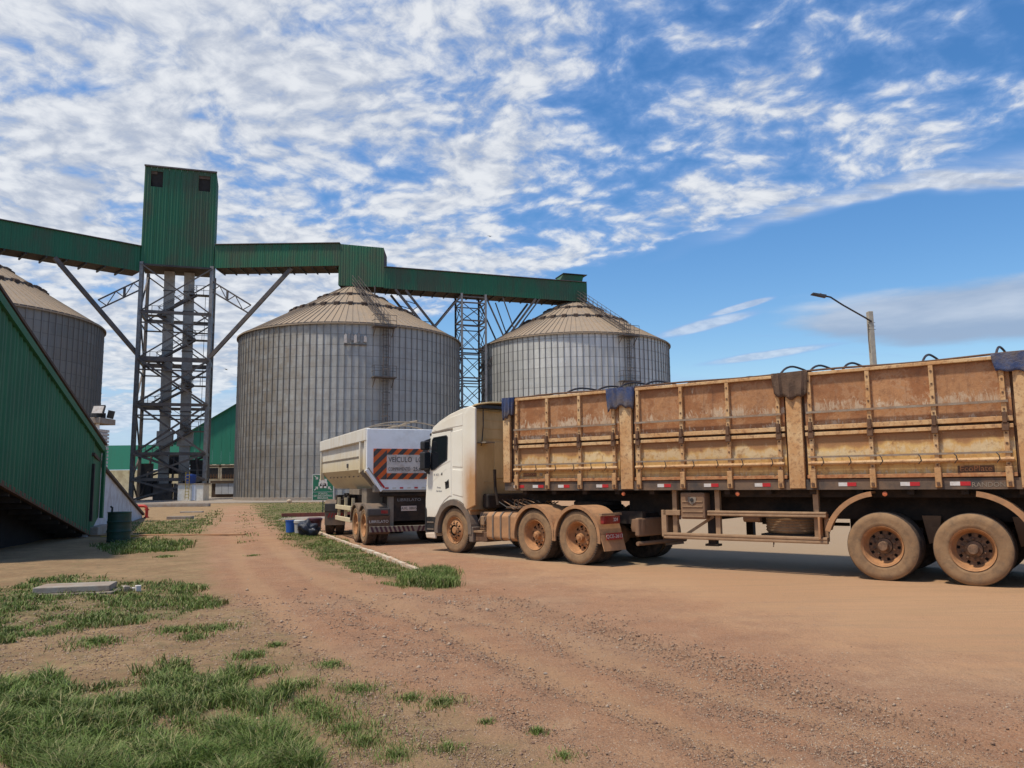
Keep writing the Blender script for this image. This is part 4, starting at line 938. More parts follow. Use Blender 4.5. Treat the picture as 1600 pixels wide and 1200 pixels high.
# ramp wall beyond it
rw = thing('ramp_wall', 'pale lilac concrete wedge wall sloping down behind the green drum', 'wall', (-16, 31, 0))
pts = [G(138, 838), G(222, 809)]; a, b = pts; za = (hz_at(150, 700, 0)[1]); dr = (b-a).normalized(); nn = Vector((-dr.y, dr.x, 0))
if nn.x > 0: nn = -nn
tpz = (760-712)/FPX*a.y+EYE
def RW(t, z, d_=0): p = a.lerp(b, t)+nn*d_; return (p.x, p.y, z)
def rtop(t): return tpz+(.12-tpz)*t
MB().add([RW(-.02, -.1), RW(1, -.1), RW(1, rtop(1)), RW(-.02, rtop(0)), RW(-.02, -.1, .3), RW(1, -.1, .3), RW(1, rtop(1), .3), RW(-.02, rtop(0), .3)], [(0,1,2,3),(4,7,6,5),(3,2,6,7),(1,5,6,2),(0,3,7,4)]).build('wall', 'white_wall', rw, world=True)
MB().bar(RW(-.02, rtop(0)+.05, .1), RW(1.0, rtop(1)+.05, .1), .42, .10).build('coping', 'dark_soffit', rw, world=True)
MB().bar(RW(-.0, .12, -.12), RW(.16, .10, -.12), .3, .35).build('footing', 'concrete', rw, world=True, bevel=.02)

# ================================================================== SMALL THINGS ON THE LEFT
g = G(185, 846)
dr_ = thing('oil_drum', 'dark green steel drum standing in the grass by the lilac wedge wall', 'drum', tuple(g))
prof = [(0, .01), (.30, .0), (.305, .02)]
for z in np.linspace(.03, .84, 28): prof.append((.295+.010*(abs(z-.30) < .03 or abs(z-.58) < .03)+.002*math.sin(z*60), z))
prof += [(.305, .86), (.30, .88), (.285, .875), (.28, .84), (0, .84)]
MB().lathe([(r*1.08, z*.98) for r, z in prof], (0, 0, 0), n=36).build('drum_body', 'drum_green', dr_, smooth=True)
for z in (.30, .58): MB().lathe([(.328, z-.02), (.342, z), (.328, z+.02)], (0, 0, 0), n=36).build('hoop', 'drum_green', dr_, smooth=True)
MB().tube([(-.26, .05, .84), (-.25, .05, .98), (-.28, 0, 1.02)], .03, 8).build('bung_pipe', 'black', dr_)
g = G(224, 809)+Vector((.16, 0, 0)); px2m = g.y/FPX
rp = thing('hydrant_pipe', 'red bent pipe rising from the ground beyond the wedge wall', 'pipe', tuple(g))
MB().tube([(0, 0, 0), (0, 0, .42)]+[(-.18+.18*math.cos(a), 0, .42+.18*math.sin(a)) for a in np.linspace(.2, math.pi/2, 6)]+[(-.75, .1, .60)], .075, 12).build('pipe', 'red_pipe', rp, smooth=True)
MB().lathe([(0, .38), (.12, .38), (.12, .44), (0, .44)], (0, 0, 0), n=14).build('flange', 'red_pipe', rp); MB().lathe([(0, 0), (.13, 0), (.13, .05), (0, .05)], (0, 0, 0), n=14).build('base_flange', 'red_pipe', rp)
hz_ = [HP(s1_-.05, .03, -.7)+Vector((x, y, 0)) for x, y in ((0, -.3), (.2, .1), (.7, .2), (1.1, -.1), (.9, -.4), (.4, -.3), (.1, .2), (.6, .4))]
pts = []
for i in range(len(hz_)-1):
    for t in np.linspace(0, 1, 5)[:-1]: pts.append(hz_[i].lerp(hz_[i+1], t))
tag(MB().tube([(p.x, p.y, .045) for p in pts], .02, 6).build('hose', 'hose_yellow', None), 'yellow hose lying loose at the low end of the green housing', 'hose')
# slabs
def slab(c, sx, sy, sz, rot, label, mat='concrete', z0=0.0):
    t = thing('concrete_slab', label, 'slab', (c.x, c.y, z0), rot); m = MB()
    n = 10; e = []
    rng = random.Random(int(c.x*100))
    pts2 = [(-sx/2, -sy/2), (sx/2, -sy/2), (sx/2, sy/2-.0), (-sx/2, sy/2)]
    pts2 = [(x+rng.uniform(-.02, .02), y+rng.uniform(-.02, .02)) for x, y in pts2]
    m.prism(pts2, 0, sz, 'Z'); m.build('slab', mat, t, bevel=.012); return t
g = G(120, 928)
s_ = slab(g, 1.02, .52, .09, R(14), 'pale concrete cover slab lying on the grass in the left foreground', z0=.05)
MB().prism([(-.55, -.30), (.56, -.32), (.75, .22), (-.5, .24)], -.06, 0.0, 'Z').build('base', 'dull_metal', s_, bevel=.01)
rub = [(.60, -.05), (.66, .08), (.72, -.10), (.78, .04), (.62, .18), (.86, -.06)]
for i, (x, y) in enumerate(rub):
    a = R(14); gx1, gy1 = g.x+x*math.cos(a)-y*math.sin(a), g.y+x*math.sin(a)+y*math.cos(a)
    o = MB().prism([(-.05, -.03), (.04, -.04), (.05, .03), (-.02, .05)], 0, .05+.02*(i % 3), 'Z').build('brick_fragment', 'board_face' if i % 2 else 'dull_metal', None, bevel=.008); o.location = (gx1, gy1, .01); o.rotation_euler = (0, 0, i*1.1)
    tag(o, ('broken brick fragment against the right end of the cover slab', 'greyish fragment just behind the right end of the cover slab', 'fragment nearest the viewer right of the cover slab', 'pale fragment in the middle of the rubble by the cover slab', 'rearmost brick fragment of the rubble by the cover slab', 'outermost right fragment of the rubble by the cover slab')[i], 'rubble', 'brick fragments beside the slab')
slab(G(282, 811), 1.15, .5, .14, R(5), 'small slab on dry soil, between the red pipe and the track')
slab(G(300, 801), 1.3, .5, .08, R(5), 'small flat slab farthest back, nearest the cream hut')
slab(G(262, 792), 6.4, .5, .22, R(3), 'long low concrete kerb slab before the tower base', z0=0)
slab(G(250, 837), 5.6, .20, .045, R(-3), 'thin pale edging slab running through grass right of the drum', 'fender')
# buckets and the bag by the kerb
def bucket(c, r, h, mat, label, lid=None):
    t = thing('bucket', label, 'bucket', (c.x, c.y, .01)); MB().lathe([(0, 0), (r*.86, 0), (r*.98, h*.93), (r*1.05, h*.94), (r*1.05, h), (r*.96, h), (r*.9, h*.9), (0, h*.88)], (0, 0, 0), n=28).build('pail', mat, t, smooth=True)
    if lid: MB().lathe([(r*1.08, h-.05), (r*1.08, h+.02), (r*.9, h+.05), (0, h+.05)], (0, 0, 0), n=28).build('lid', lid, t, smooth=True)
    MB().tube([(r*1.06*math.cos(a), -r*.3-.0*a, h*.9-r*.55*math.sin(a)) for a in np.linspace(0, math.pi, 9)], .008, 5).build('handle', 'black', t)
    return t
g0 = G(454, 832); bucket(g0, .175, .40, 'bucket_blue', 'blue plastic bucket, leftmost by the kerb', None)
bucket(G(468, 833), .18, .38, 'bucket_white', 'greyish white bucket between the blue one and the bin bag', 'bucket_white')
bucket(G(486, 831)+Vector((0, .5, 0)), .24, .40, 'lid_dark', 'dark maroon lidded tub behind the bin bag', 'lid_dark')
g = G(484, 837); bmv = MB(); rngs = random.Random(4)
import bmesh
bm = bmesh.new(); bmesh.ops.create_icosphere(bm, subdivisions=4, radius=1)
for v_ in bm.verts:
    n = mnoise.noise(v_.co*1.7)*.35+mnoise.noise(v_.co*5)*.12; v_.co *= (1+n); v_.co.x *= .36; v_.co.y *= .26; v_.co.z = max(v_.co.z*.21+.17, 0)
    v_.co.z *= 1+.35*(v_.co.x < -.0)
me = bpy.data.meshes.new('bin_bag'); bm.to_mesh(me); bm.free(); me.materials.append(M['bag']); me.polygons.foreach_set('use_smooth', [True]*len(me.polygons))
bg_ = bpy.data.objects.new('bin_bag', me); col.objects.link(bg_); bg_.location = (g.x, g.y, .0); tag(bg_, 'shiny dark navy bin bag slumped against the buckets', 'bag')
# assembly point sign
g = G(504, 805); SYd = g.y
sg = thing('assembly_sign', 'green assembly point sign on a thin post behind the buckets', 'sign', (g.x, g.y, 0))
zb, zt = AtY(504, 782, SYd).z, AtY(504, 741, SYd).z; xw = (AtY(521.5, 760, SYd).x-AtY(488, 760, SYd).x)/2
MB().tube([(0, .04, 0), (0, .04, zt-.1)], .03, 8).build('post', 'drum_green', sg)
MB().box(-xw, xw, -.02, .0, zb, zt).build('rim', 'text_light', sg)
MB().box(-xw+.035, xw-.035, -.026, -.021, zb+.46, zt-.035).build('board', 'sign_green', sg)
MB().box(-xw+.035, xw-.035, -.026, -.021, zb+.035, zb+.435).build('board', 'sign_green', sg)
Fr = facing((1, 0, 0), (0, 0, 1)); zc = (zb+.46+zt)/2
pm = MB()
def disc(m, x, z, r, n=14, y=-.030): m.prism([(x+r*math.cos(2*math.pi*k/n), z+r*math.sin(2*math.pi*k/n)) for k in range(n)], y, y+.003)
for x, z, r in ((0, .20, .075), (-.14, .15, .065), (.14, .15, .065), (-.06, .05, .07), (.08, .05, .07)):
    disc(pm, x, zc+z, r); pm.prism([(x-r*1.5, zc+z-.32), (x+r*1.5, zc+z-.32), (x+r*1.4, zc+z-.12), (x+r*.7, zc+z-.06), (x-r*.7, zc+z-.06), (x-r*1.4, zc+z-.12)], -.030-.0005*r, -.027)
for sx_, sz_ in ((-1, 1), (-1, -1), (1, -1), (1, 1)):
    cx_, cz_ = sx_*.37, zc+sz_*.30; dx_, dz_ = -sx_*.10, -sz_*.10
    pm.bar((cx_-dx_*.8, -.029, cz_-dz_*.8), (cx_+dx_*.5, -.029, cz_+dz_*.5), .045, .004, up=(0, 1, 0))
    ex, ez = cx_+dx_*1.1, cz_+dz_*1.1; pm.prism([(ex, ez), (ex-dx_*1.5, ez-dz_*.1), (ex-dx_*.1, ez-dz_*1.5)], -.031, -.028)
pm.build('pictogram', 'text_light', sg)
for i, s in enumerate(('PONTO', 'DE ENCONTRO', 'BRIGADA')): text(s, 'text_light', sg, (0, -.028, zb+.355-i*.115), Fr, .135)
# round white stone/ball on the grass edge
g = G(452, 786); tag(MB().lathe([(0, 0), (.16, .03), (.24, .17), (.16, .31), (0, .36)], tuple(g), n=14).build('lime_washed_stone', 'white_band', None, smooth=True), 'small pale round stone on the far grass by the silo', 'stone')

# ================================================================== WHEELS
def wheel(parent, x, yo, Rw, side=1, style='trailer', dual=True, w=.27, detail=True, name='wheel'):
    """side=+1: outer face towards +y. yo: outer plane of the tyre."""
    def T(prof): return [(r, -side*d) for r, d in prof]
    disc_d = {'trailer': .19, 'drive': .17, 'front': .035}[style]; rl = Rw*.565
    m = MB(); o = (x, yo, Rw)
    prof = [(rl, .015), (rl+.012, .0), (rl+.014, .02), (rl-.012, .03), (rl-.02, .07), (rl-.045, disc_d-.02), (rl-.06, disc_d)]
    if style == 'front': prof = [(rl, .015), (rl+.012, 0), (rl+.014, .02), (rl-.012, .03), (rl-.03, .06), (rl-.05, .05), (rl-.08, disc_d)]
    m.lathe(T(prof), o, 'Y', 48)
    # disc with hand holes
    r1 = prof[-1][0]; r2, r3, r4 = r1-.010, r1-.055, .125; n = 60
    y_ = lambda d: yo-side*d
    rr = [r1, r2, r3, r4]; dd = [disc_d, disc_d, disc_d-.012, disc_d-.02] if style != 'front' else [disc_d, disc_d-.01, disc_d-.03, disc_d-.05]
    vs_ = [(x+rr[i]*math.cos(2*math.pi*k/n), y_(dd[i]), Rw+rr[i]*math.sin(2*math.pi*k/n)) for i in range(4) for k in range(n)]
    nh = 10; per = n//nh
    fs = [(i*n+k, i*n+(k+1)%n, (i+1)*n+(k+1)%n, (i+1)*n+k) for i in range(3) for k in range(n) if not (i == 1 and k % per in ((0, 1) if style != 'drive' else (0, 1, 2)) )]
    wo_ = m.build(name, 'rim', parent, smooth=True) if style == 'trailer' else m.add(vs_, fs).build(name, 'rim', parent, smooth=True)
    if style == 'trailer': MB().add(vs_, fs).build('disc', 'hub', wo_, smooth=True)  # dark colour holds the shade inside the rim and grime round the nuts
    ty = MB(); tw_ = w
    tp = [(rl+.002, .03), (rl+.03, .008), (rl+.07, .0), (rl+.10, .004), (Rw-.10, -.006), (Rw-.045, .006), (Rw-.018, .022), (Rw-.008, .035)]
    ty.lathe(T(tp), o, 'Y', 64); ty.lathe(T([(rl, tw_-.03), (rl+.07, tw_), (Rw-.1, tw_), (Rw-.02, tw_-.022), (Rw-.008, tw_-.035)]), o, 'Y', 64)
    ty_o = ty.build('tyre', 'tyre', wo_, smooth=True)
    tr = MB(); k5 = [(Rw-.008, .035), (Rw, .045)]; a = .045
    for g_ in range(4):
        b = a+(tw_-.09)*(g_+1)/4.4-(tw_-.09)*g_/4.4; b = .045+(tw_-.09)*(g_+.78)/4; c_ = .045+(tw_-.09)*(g_+1)/4
        k5 += [(Rw, b)]+([(Rw-.013, b+.001), (Rw-.013, c_-.001), (Rw, c_)] if g_ < 3 else [])
    k5 += [(Rw, tw_-.045), (Rw-.008, tw_-.035)]
    tr.lathe(T(k5), o, 'Y', 64)
    for k in range(64 if style != 'trailer' else 0):       # shoulder lugs
        a = 2*math.pi*k/64; ca, sa = math.cos(a), math.sin(a); t_ = .016
        for d0, d1 in ((.012, .05), (tw_-.05, tw_-.012)):
            q = []
            for rr_ in (Rw-.03, Rw-.001):
                for dd_ in (d0, d1):
                    for s2_ in (-t_, t_): q.append((x+rr_*ca-s2_*sa, y_(dd_), Rw+rr_*sa+s2_*ca))
            tr.add(q, [(0,1,3,2),(4,6,7,5),(0,4,5,1),(2,3,7,6),(0,2,6,4),(1,5,7,3)])
    tr.build('tread', 'tyre_tread', wo_)
    h = MB()
    if style == 'front': h.lathe(T([(0, -.02), (.07, -.02), (.085, 0), (.10, .03)]), o, 'Y', 24)
    elif style == 'drive': h.lathe(T([(0, .015), (.035, .015), (.06, .05), (.075, .05), (.085, .13), (.13, .15)]), o, 'Y', 24)
    else: h.lathe(T([(0, .03), (.065, .03), (.075, .045), (.08, .12), (.12, .14)]), o, 'Y', 24)
    h.build('hub', 'rim' if style != 'trailer' else 'hub', wo_, smooth=True)
    if detail:
        nt_ = None
        for k in range(10):
            a = 2*math.pi*(k+.5)/10; c_ = (x+.155*math.cos(a), 0, Rw+.155*math.sin(a))
            y0 = dd[2]-.01; q = MB().lathe(T([(0, y0-.035), (.012, y0-.035), (.018, y0-.02), (.018, y0+.01)]), (c_[0], yo, c_[2]), 'Y', 6)
            q.build('wheel_nut', 'hub', wo_)
    MB().lathe(T([(.0, disc_d+.035), (rl-.03, disc_d+.035)]), o, 'Y', 24).build('drum', 'black_void', wo_)  # black disc painting the dark behind the hand holes
    if dual:
        o2 = (x, yo-side*(w+.05), Rw); m2 = MB(); m2.lathe(T(tp[:-1]+k5+[(Rw-.02, tw_-.022), (Rw-.1, tw_), (rl, tw_-.03)]), o2, 'Y', 56); m2.build('inner_tyre', 'tyre_tread', wo_, smooth=True)
    return wo_
def arc_strip(m, cx, cz, r0, r1, a0, a1, y0, y1, n=18):
    poly = [(cx+r0*math.cos(a), cz+r0*math.sin(a)) for a in np.linspace(a0, a1, n)]+[(cx+r1*math.cos(a), cz+r1*math.sin(a)) for a in np.linspace(a1, a0, n)]
    for i in range(n-1):
        q = [poly[i], poly[i+1], poly[2*n-2-i], poly[2*n-1-i]]; m.prism(q, y0, y1)
    return m

# ================================================================== RUSTY GRAIN TRAILER
a = R(37); h_ = Vector((-math.cos(a), math.sin(a), 0)); l_ = Vector((-math.sin(a), -math.cos(a), 0)); c0 = G(1382, 908)-l_*1.28
tr = thing('grain_trailer', 'long rust stained board sided grain trailer at the right', 'trailer', (c0.x, c0.y, 0), math.pi-a)
YS = 1.30; ZR0, ZR1, ZTOP = 1.43, 1.60, 3.40
posts = [7.42, 4.50, 1.25, -2.08, -5.2]
MB().box(-5.3, 7.50, YS-.10, YS+.01, ZR0, ZR1).box(-5.3, 7.5, -YS-.01, -YS+.10, ZR0, ZR1).build('chassis_rail', 'rail', tr)
MB().box(-5.25, 7.45, -YS+.1, YS-.1, ZR1-.12, ZR1-.02).build('floor', 'chassis', tr)
for y in (.45, -.45): MB().box(-5.2, 4.9, y-.08, y+.08, .92, ZR0+.06).box(4.9, 7.3, y-.08, y+.08, 1.2, ZR0+.06).build('chassis_beam', 'chassis', tr)
MB().box(-5.2, 7.42, YS-.075, YS-.053, ZR1-.03, ZTOP-.03).box(-5.2, 7.42, -YS+.053, -YS+.075, ZR1-.03, ZTOP-.03).build('liner', 'rust_dark', tr)
for k in range(17): MB().box(-5.0+k*.75, -4.9+k*.75, -YS+.1, YS-.1, ZR0-.08, ZR1-.12).build('cross_member', 'chassis', tr)
for i, px in enumerate(posts):
    for sd_ in (1, -1):
        wd = .13 if 0 < i < 4 else .09
        y0, y1 = sorted((sd_*(YS-.03), sd_*(YS+.045)))
        MB().box(px-wd, px+wd, y0, y1, ZR0+.02 if i in (1, 2, 3) else ZR1, ZTOP-.06).build('post', 'rib', tr, bevel=.008)
def bay(x1, x0, sd_, first):                                # x1 front, x0 rear
    f, r_ = x1-.17, x0+.17; rb = [f-.10, f-.10-(f-r_-.2)/3, f-.10-(f-r_-.2)*2/3, r_+.10]
    S = lambda a_, b_: tuple(sorted((sd_*a_, sd_*b_)))
    ed = [f]+rb+[r_]
    for i in range(5):
        xa, xb = ed[i]-.004, ed[i+1]+.004
        for nm, z0, z1 in (('panel_low', ZR1+.02, 2.385), ('panel_up', 2.425, ZTOP-.06)):
            o = MB().box(0, xa-xb, *S(-.03, .0), 0, z1-z0).build('side_board', nm, tr); o.location = (xb, sd_*(YS-.02), z0)
    for x in rb:
        rb_o = MB().box(x-.033, x+.033, *S(YS-.02, YS+.045), ZR1, 2.37).box(x-.033, x+.033, *S(YS-.02, YS+.045), 2.44, ZTOP-.05).build('rib', 'rib', tr, bevel=.005)
        bo = MB()
        for z in (1.8, 2.1, 2.25, 2.6, 2.85, 3.05, 3.25): bo.box(x-.013, x+.013, *S(YS+.045, YS+.055), z-.013, z+.013)
        bo.build('bolts', 'rust_dark', rb_o, kind='stuff')
        MB().box(x-.045, x+.045, *S(YS+.046, YS+.085), 2.28, 2.40).box(x-.03, x+.03, *S(YS+.046, YS+.10), 2.40, 2.56).build('latch', 'rust_dark', rb_o, bevel=.008)
        hg = MB().box(x-.045, x+.045, *S(YS+.012, YS+.075), ZR0+.03, ZR1+.16).build('hinge', 'rib', rb_o, bevel=.008)
        MB().box(x-.02, x+.02, *S(YS+.075, YS+.095), ZR0+.05, ZR0+.11).build('hinge_pin', 'rust_dark', rb_o)
    y0, y1 = S(YS, YS+.035)
    MB().box(r_, f, y0, y1, 2.325, 2.385).build('board_rail', 'rib', tr, bevel=.006); MB().box(r_, f, y0, y1, 2.425, 2.50).build('board_rail', 'rib', tr, bevel=.006)
    MB().box(r_, f, y0, y1, ZR1+.015, ZR1+.075).build('bottom_lip', 'lip', tr, bevel=.006)
    MB().box(r_+.04, f-.04, *S(YS+.04, YS+.07), 2.70, 2.735).build('side_pipe', 'pipe_grey', tr)
    MB().box(r_+.04, f-.04, *S(YS+.035, YS+.062), 1.955, 1.985).build('side_pipe', 'pipe_grey', tr)
    MB().tube([(r_+.02, sd_*(YS+.06), 1.865), (f-.04, sd_*(YS+.06), 1.865)], .032, 8).build('tarp_tube', 'rib', tr, smooth=True)
    if sd_ > 0:
        for k in range(6):
            x = r_+.25+k*(f-r_-.5)/5+random.uniform(-.08, .08)
            MB().tube([(x+.04, YS+.05, 1.97), (x, YS+.10, 1.93), (x-.01, YS+.105, 1.87), (x+.03, YS+.10, 1.82)], .008, 5).build('tarp_hook', 'black', tr)
for i in range(4):
    bay(posts[i], posts[i+1], 1, i == 0); bay(posts[i], posts[i+1], -1, False)
for sd_ in (1, -1):
    y0, y1 = sorted((sd_*(YS-.04), sd_*(YS+.05)))
    MB().box(-5.25, 7.48, y0, y1, ZTOP-.055, ZTOP).build('top_rail', 'rib', tr, bevel=.008)
    y0, y1 = sorted((sd_*(YS-.02), sd_*(YS+.03))); 
    MB().tube([(x, sd_*(YS+.02), ZTOP+.02+.012*math.sin(x*2.3)) for x in np.arange(-5.2, 7.5, .3)], .018, 6).build('tarp_rope', 'rust_dark', tr)
MB().box(7.42, 7.48, -YS, YS, ZR1, ZTOP).build('front_board', 'cab_back', tr); MB().box(-5.25, -5.2, -YS, YS, ZR1, ZTOP).build('tail_board', 'panel_up', tr)
for k in range(5): MB().box(7.48, 7.53, -1.2+k*.58, -1.12+k*.58, ZR1, ZTOP-.1).build('rib', 'rib', tr)
# hoops over the load space
for k, x in enumerate((6.95, 6.0, 5.25, 4.75, 4.2, 3.25, 2.2, 1.5, 1.0, .45, -.75, -1.75, -3.0, -4.2)):
    hh = (.16, .24, .22, .26, .24, .15, .14, .28, .25, .24, .26, .28, .26, .24)[k]
    MB().tube([(x, y, ZTOP-.02+hh*(1-(abs(y)/1.25)**3.0)) for y in np.linspace(-1.25, 1.25, 17)], .019, 7).build('tarp_hoop', 'hoop', tr, smooth=True)
# tarpaulin flaps over the posts
def tarp(x0, x1, drop, mat, label, seed):
    rng = random.Random(seed); nx, nz = 14, 8; vs_ = []
    for j in range(nz+3):
        for i in range(nx+1):
            t = i/nx; x = x0+(x1-x0)*t
            if j < 3: y, z = YS-.45+.45*j/2.2, ZTOP+.05-.01*j
            else:
                f = (j-3)/(nz-1); dr = drop*(1+.10*math.sin(seed+t*5)+.06*math.sin(t*17+seed)); wv = .018*math.sin(t*19+seed*2+f*1.5)*(.3+f)+.012*math.sin(t*41+seed)
                y, z = YS+.075+wv+.015*f, ZTOP+.03-dr*f; x += (x0+x1-2*x)*.06*f*math.sin(f*1.5)
            vs_.append((x, y, z))
    o = MB().add(vs_, [(j*(nx+1)+i, j*(nx+1)+i+1, (j+1)*(nx+1)+i+1, (j+1)*(nx+1)+i) for j in range(nz+2) for i in range(nx)]).build('tarpaulin_flap', mat, tr, smooth=True, label=label)
    s = o.modifiers.new('t', 'SOLIDIFY'); s.thickness = .006
tarp(7.50, 7.18, .43, 'tarp_blue', 'small blue flap at the front corner', 1); tarp(4.90, 4.27, .42, 'tarp_blue', 'blue flap with a worn brown middle', 2)
tarp(1.60, .98, .42, 'tarp_brown', 'dark brown flap', 5); tarp(-1.70, -2.5, .30, 'tarp_blue', 'blue flap near the right edge of the picture', 4)
# reflective markers
for x in (7.12, 6.62, 5.98, 5.07, 3.73, 2.80, 1.86, .46, -.47, -1.16, -3.0, -4.2):
    MB().box(x, x+.135, YS+.011, YS+.015, 1.485, 1.545).build('reflector', 'white_tape', tr, label='white half'); MB().box(x-.14, x, YS+.011, YS+.015, 1.485, 1.545).build('reflector', 'red_tape', tr, label='red half')
for x in (4.62, 2.33, -.09): MB().lathe([(0, .02), (.035, .015), (.04, 0)], (x, YS-.03, 1.36), 'Y', 16).build('side_lamp', 'amber', tr)
Ft = facing((-1, 0, 0), (0, 0, 1))
text('RANDON', 'dull_metal', tr, (-1.53, YS+.012, 1.495), Ft, .10, sx=1.0)
MB().box(-1.62, -1.14, YS-.018, YS-.012, 1.675, 1.785).build('badge', 'rust_dark', tr, bevel=.01); text('EcoPlate', 'lip', tr, (-1.38, YS-.010, 1.735), Ft, .125)
MB().box(6.68, 7.02, YS-.018, YS-.012, 1.72, 1.80).build('badge', 'rust_dark', tr); text('RANDON', 'lip', tr, (6.85, YS-.010, 1.76), Ft, .075); text('20', 'text_grey', tr, (6.56, YS-.012, 1.76), Ft, .08)
# wheels, mudguards, bogie
for k, x in enumerate((0, -1.25, -2.5)):
    wheel(tr, x, 1.28, .535, 1, 'trailer'); wheel(tr, x, -1.28, .535, -1, 'trailer', detail=False)
    MB().tube([(x, -1.0, .535), (x, 1.0, .535)], .075, 10).build('axle', 'dusty_brown', tr)
    for sd_ in (1, -1):
        y = sd_*.55
        MB().box(x-.48, x+.48, y-.05, y+.05, .72, .80).build('leaf_spring', 'chassis', tr)
        MB().prism([(x-.62-.14, 1.0), (x-.62+.14, 1.0), (x-.62+.06, .55), (x-.62-.08, .6)], y-.05, y+.05).build('spring_hanger', 'dusty_brown', tr)
    MB().lathe([(0, 0), (.1, 0), (.1, .2), (0, .2)], (x+.25, .2, .75), 'Y', 12).build('brake_chamber', 'chassis', tr)
m = MB(); arc_strip(m, 0, .50, .72, .735, R(52), R(158)-R(28), 0, 0)
for sd_ in (1, -1):
    y0, y1 = sorted((sd_*.98, sd_*1.31))
    m = MB(); arc_strip(m, -.02, .50, .88, .91, R(-40)+R(32)+R(25), R(82), y0, y1, 14); arc_strip(m, -.02, .50, .83, .91, R(17), R(82), *sorted((sd_*1.295, sd_*1.325)), 14)
    m.build('mudguard', 'fender', tr)
    m = MB(); arc_strip(m, -1.24, .50, .88, .91, R(98), R(166), y0, y1, 14); arc_strip(m, -1.24, .50, .83, .91, R(98), R(166), *sorted((sd_*1.295, sd_*1.325)), 14); m.build('mudguard', 'fender', tr)
    MB().box(-2.16, -2.13, y0, y1, .30, .78).build('mud_flap', 'dusty_brown', tr)
MB().box(.93, .96, .98, 1.31, .62, .98).build('mud_flap', 'fender', tr)
MB().box(-3.6, 3.4, .98, 1.02, 1.30, ZR0).build('inner_skirt', 'chassis', tr)
MB().box(-2.4, 1.0, -.9, -.85, .55, 1.42).build('air_tank_screen', 'chassis', tr)
for x in (1.7, -.6): MB().lathe([(0, 0), (.13, 0), (.15, .05), (.15, .75), (.13, .8), (0, .8)], (x, 0, .95), 'X', 16).build('air_tank', 'chassis', tr, smooth=True)
# side guard
def gb(x0, x1, z0, z1, y0=1.17, y1=1.25, nm='guard_rail'):
    m = MB().box(x0, x1, y0, y1, z0, z1); 
    if x1-x0 > .5:
        for q in range(2): m.box(x0, x1, y1, y1+.012, z0+(z1-z0)*(.08+.5*q), z0+(z1-z0)*(.42+.5*q))
    return m.build(nm, 'guard', tr, bevel=.006)
gb(.84, 2.92, .965, 1.06); gb(3.46, 3.80, .965, 1.06); gb(.84, 3.80, .535, .645)
gb(3.74, 3.84, .57, 1.06, nm='guard_end'); gb(.84, .90, .57, 1.03, 1.10, 1.17, 'guard_end')
for x in (3.60, 2.76, 1.02): MB().box(x-.045, x+.045, 1.08, 1.17, .57, ZR0).build('guard_post', 'guard', tr, bevel=.005)
MB().bar((3.4, 1.1, .62), (2.9, 1.0, .95), .05).build('guard_brace', 'guard', tr)
bx = MB().box(2.96, 3.44, .75, 1.26, .90, 1.385).build('tool_box', 'dusty_brown', tr, bevel=.03)
for k in range(4): MB().box(3.0, 3.40, 1.262, 1.272, .94+k*.09, .965+k*.09).build('rib', 'guard', bx)
MB().prism([(3.12, 1.30), (3.28, 1.30), (3.28, 1.22), (3.20, 1.16), (3.12, 1.22)], 1.264, 1.276).build('lock_plate', 'dull_metal', bx); MB().lathe([(0, .02), (.03, .02), (.035, 0)], (3.2, 1.276, 1.25), 'Y', 12).build('lock', 'black', bx)
sp = MB(); RwS = .50
sp.lathe([(RwS*.56, 0), (RwS-.03, 0), (RwS, .04)]+[(RwS-(.015 if k % 2 else 0), .04+.025*k) for k in range(8)]+[(RwS, .24), (RwS-.03, .27), (RwS*.56, .27)], (1.55, .62, .68), 'Z', 40)
sw = sp.build('spare_wheel', 'tyre', tr); MB().box(1.1, 2.0, .15, 1.1, .64, .67).build('spare_carrier', 'chassis', sw); MB().lathe([(0, .05), (.2, .05), (.28, .02), (.28, .22)], (1.55, .62, .68), 'Z', 24).build('rim', 'rim', sw)
MB().tube([(2.05, .95, .92), (2.35, .95, .92)], .065, 12).build('reservoir', 'dusty_brown', tr, smooth=True)
for y in (.95, -.95):
    m = MB().box(2.95-.07, 2.95+.07, y-.07, y+.07, .45, 1.42).box(2.95-.12, 2.95+.12, y-.10, y+.10, .41, .45); m.build('landing_leg', 'chassis', tr)
MB().tube([(2.95, -.95, .9), (2.95, .95, .9)], .03, 8).build('crank_shaft', 'chassis', tr)
m = MB()
for x0, x1 in ((2.5, .9), (2.3, 1.1)): m.bar((x0, -.4, .78), (x1, -.4, .78), .06)
m.build('frame_bar', 'chassis', tr)
MB().tube([(1.75, 1.2, .54), (1.75, 1.21, .50), (1.76, 1.2, .46)], .012, 5).build('hook', 'rust_dark', tr)
# ================================================================== DUMP TRAILER AHEAD
a = R(67); h_ = Vector((-math.cos(a), math.sin(a), 0)); l_ = Vector((-math.sin(a), -math.cos(a), 0)); c0 = G(567.5, 851)-l_*1.22
dt = thing('dump_trailer', 'white dump trailer seen from behind, with orange striped long vehicle board', 'trailer', (c0.x, c0.y, 0), math.pi-a)
XR, XF, YB = -.50, 6.65, 1.30; z0, z1, zm = 1.46, 3.08, 1.92
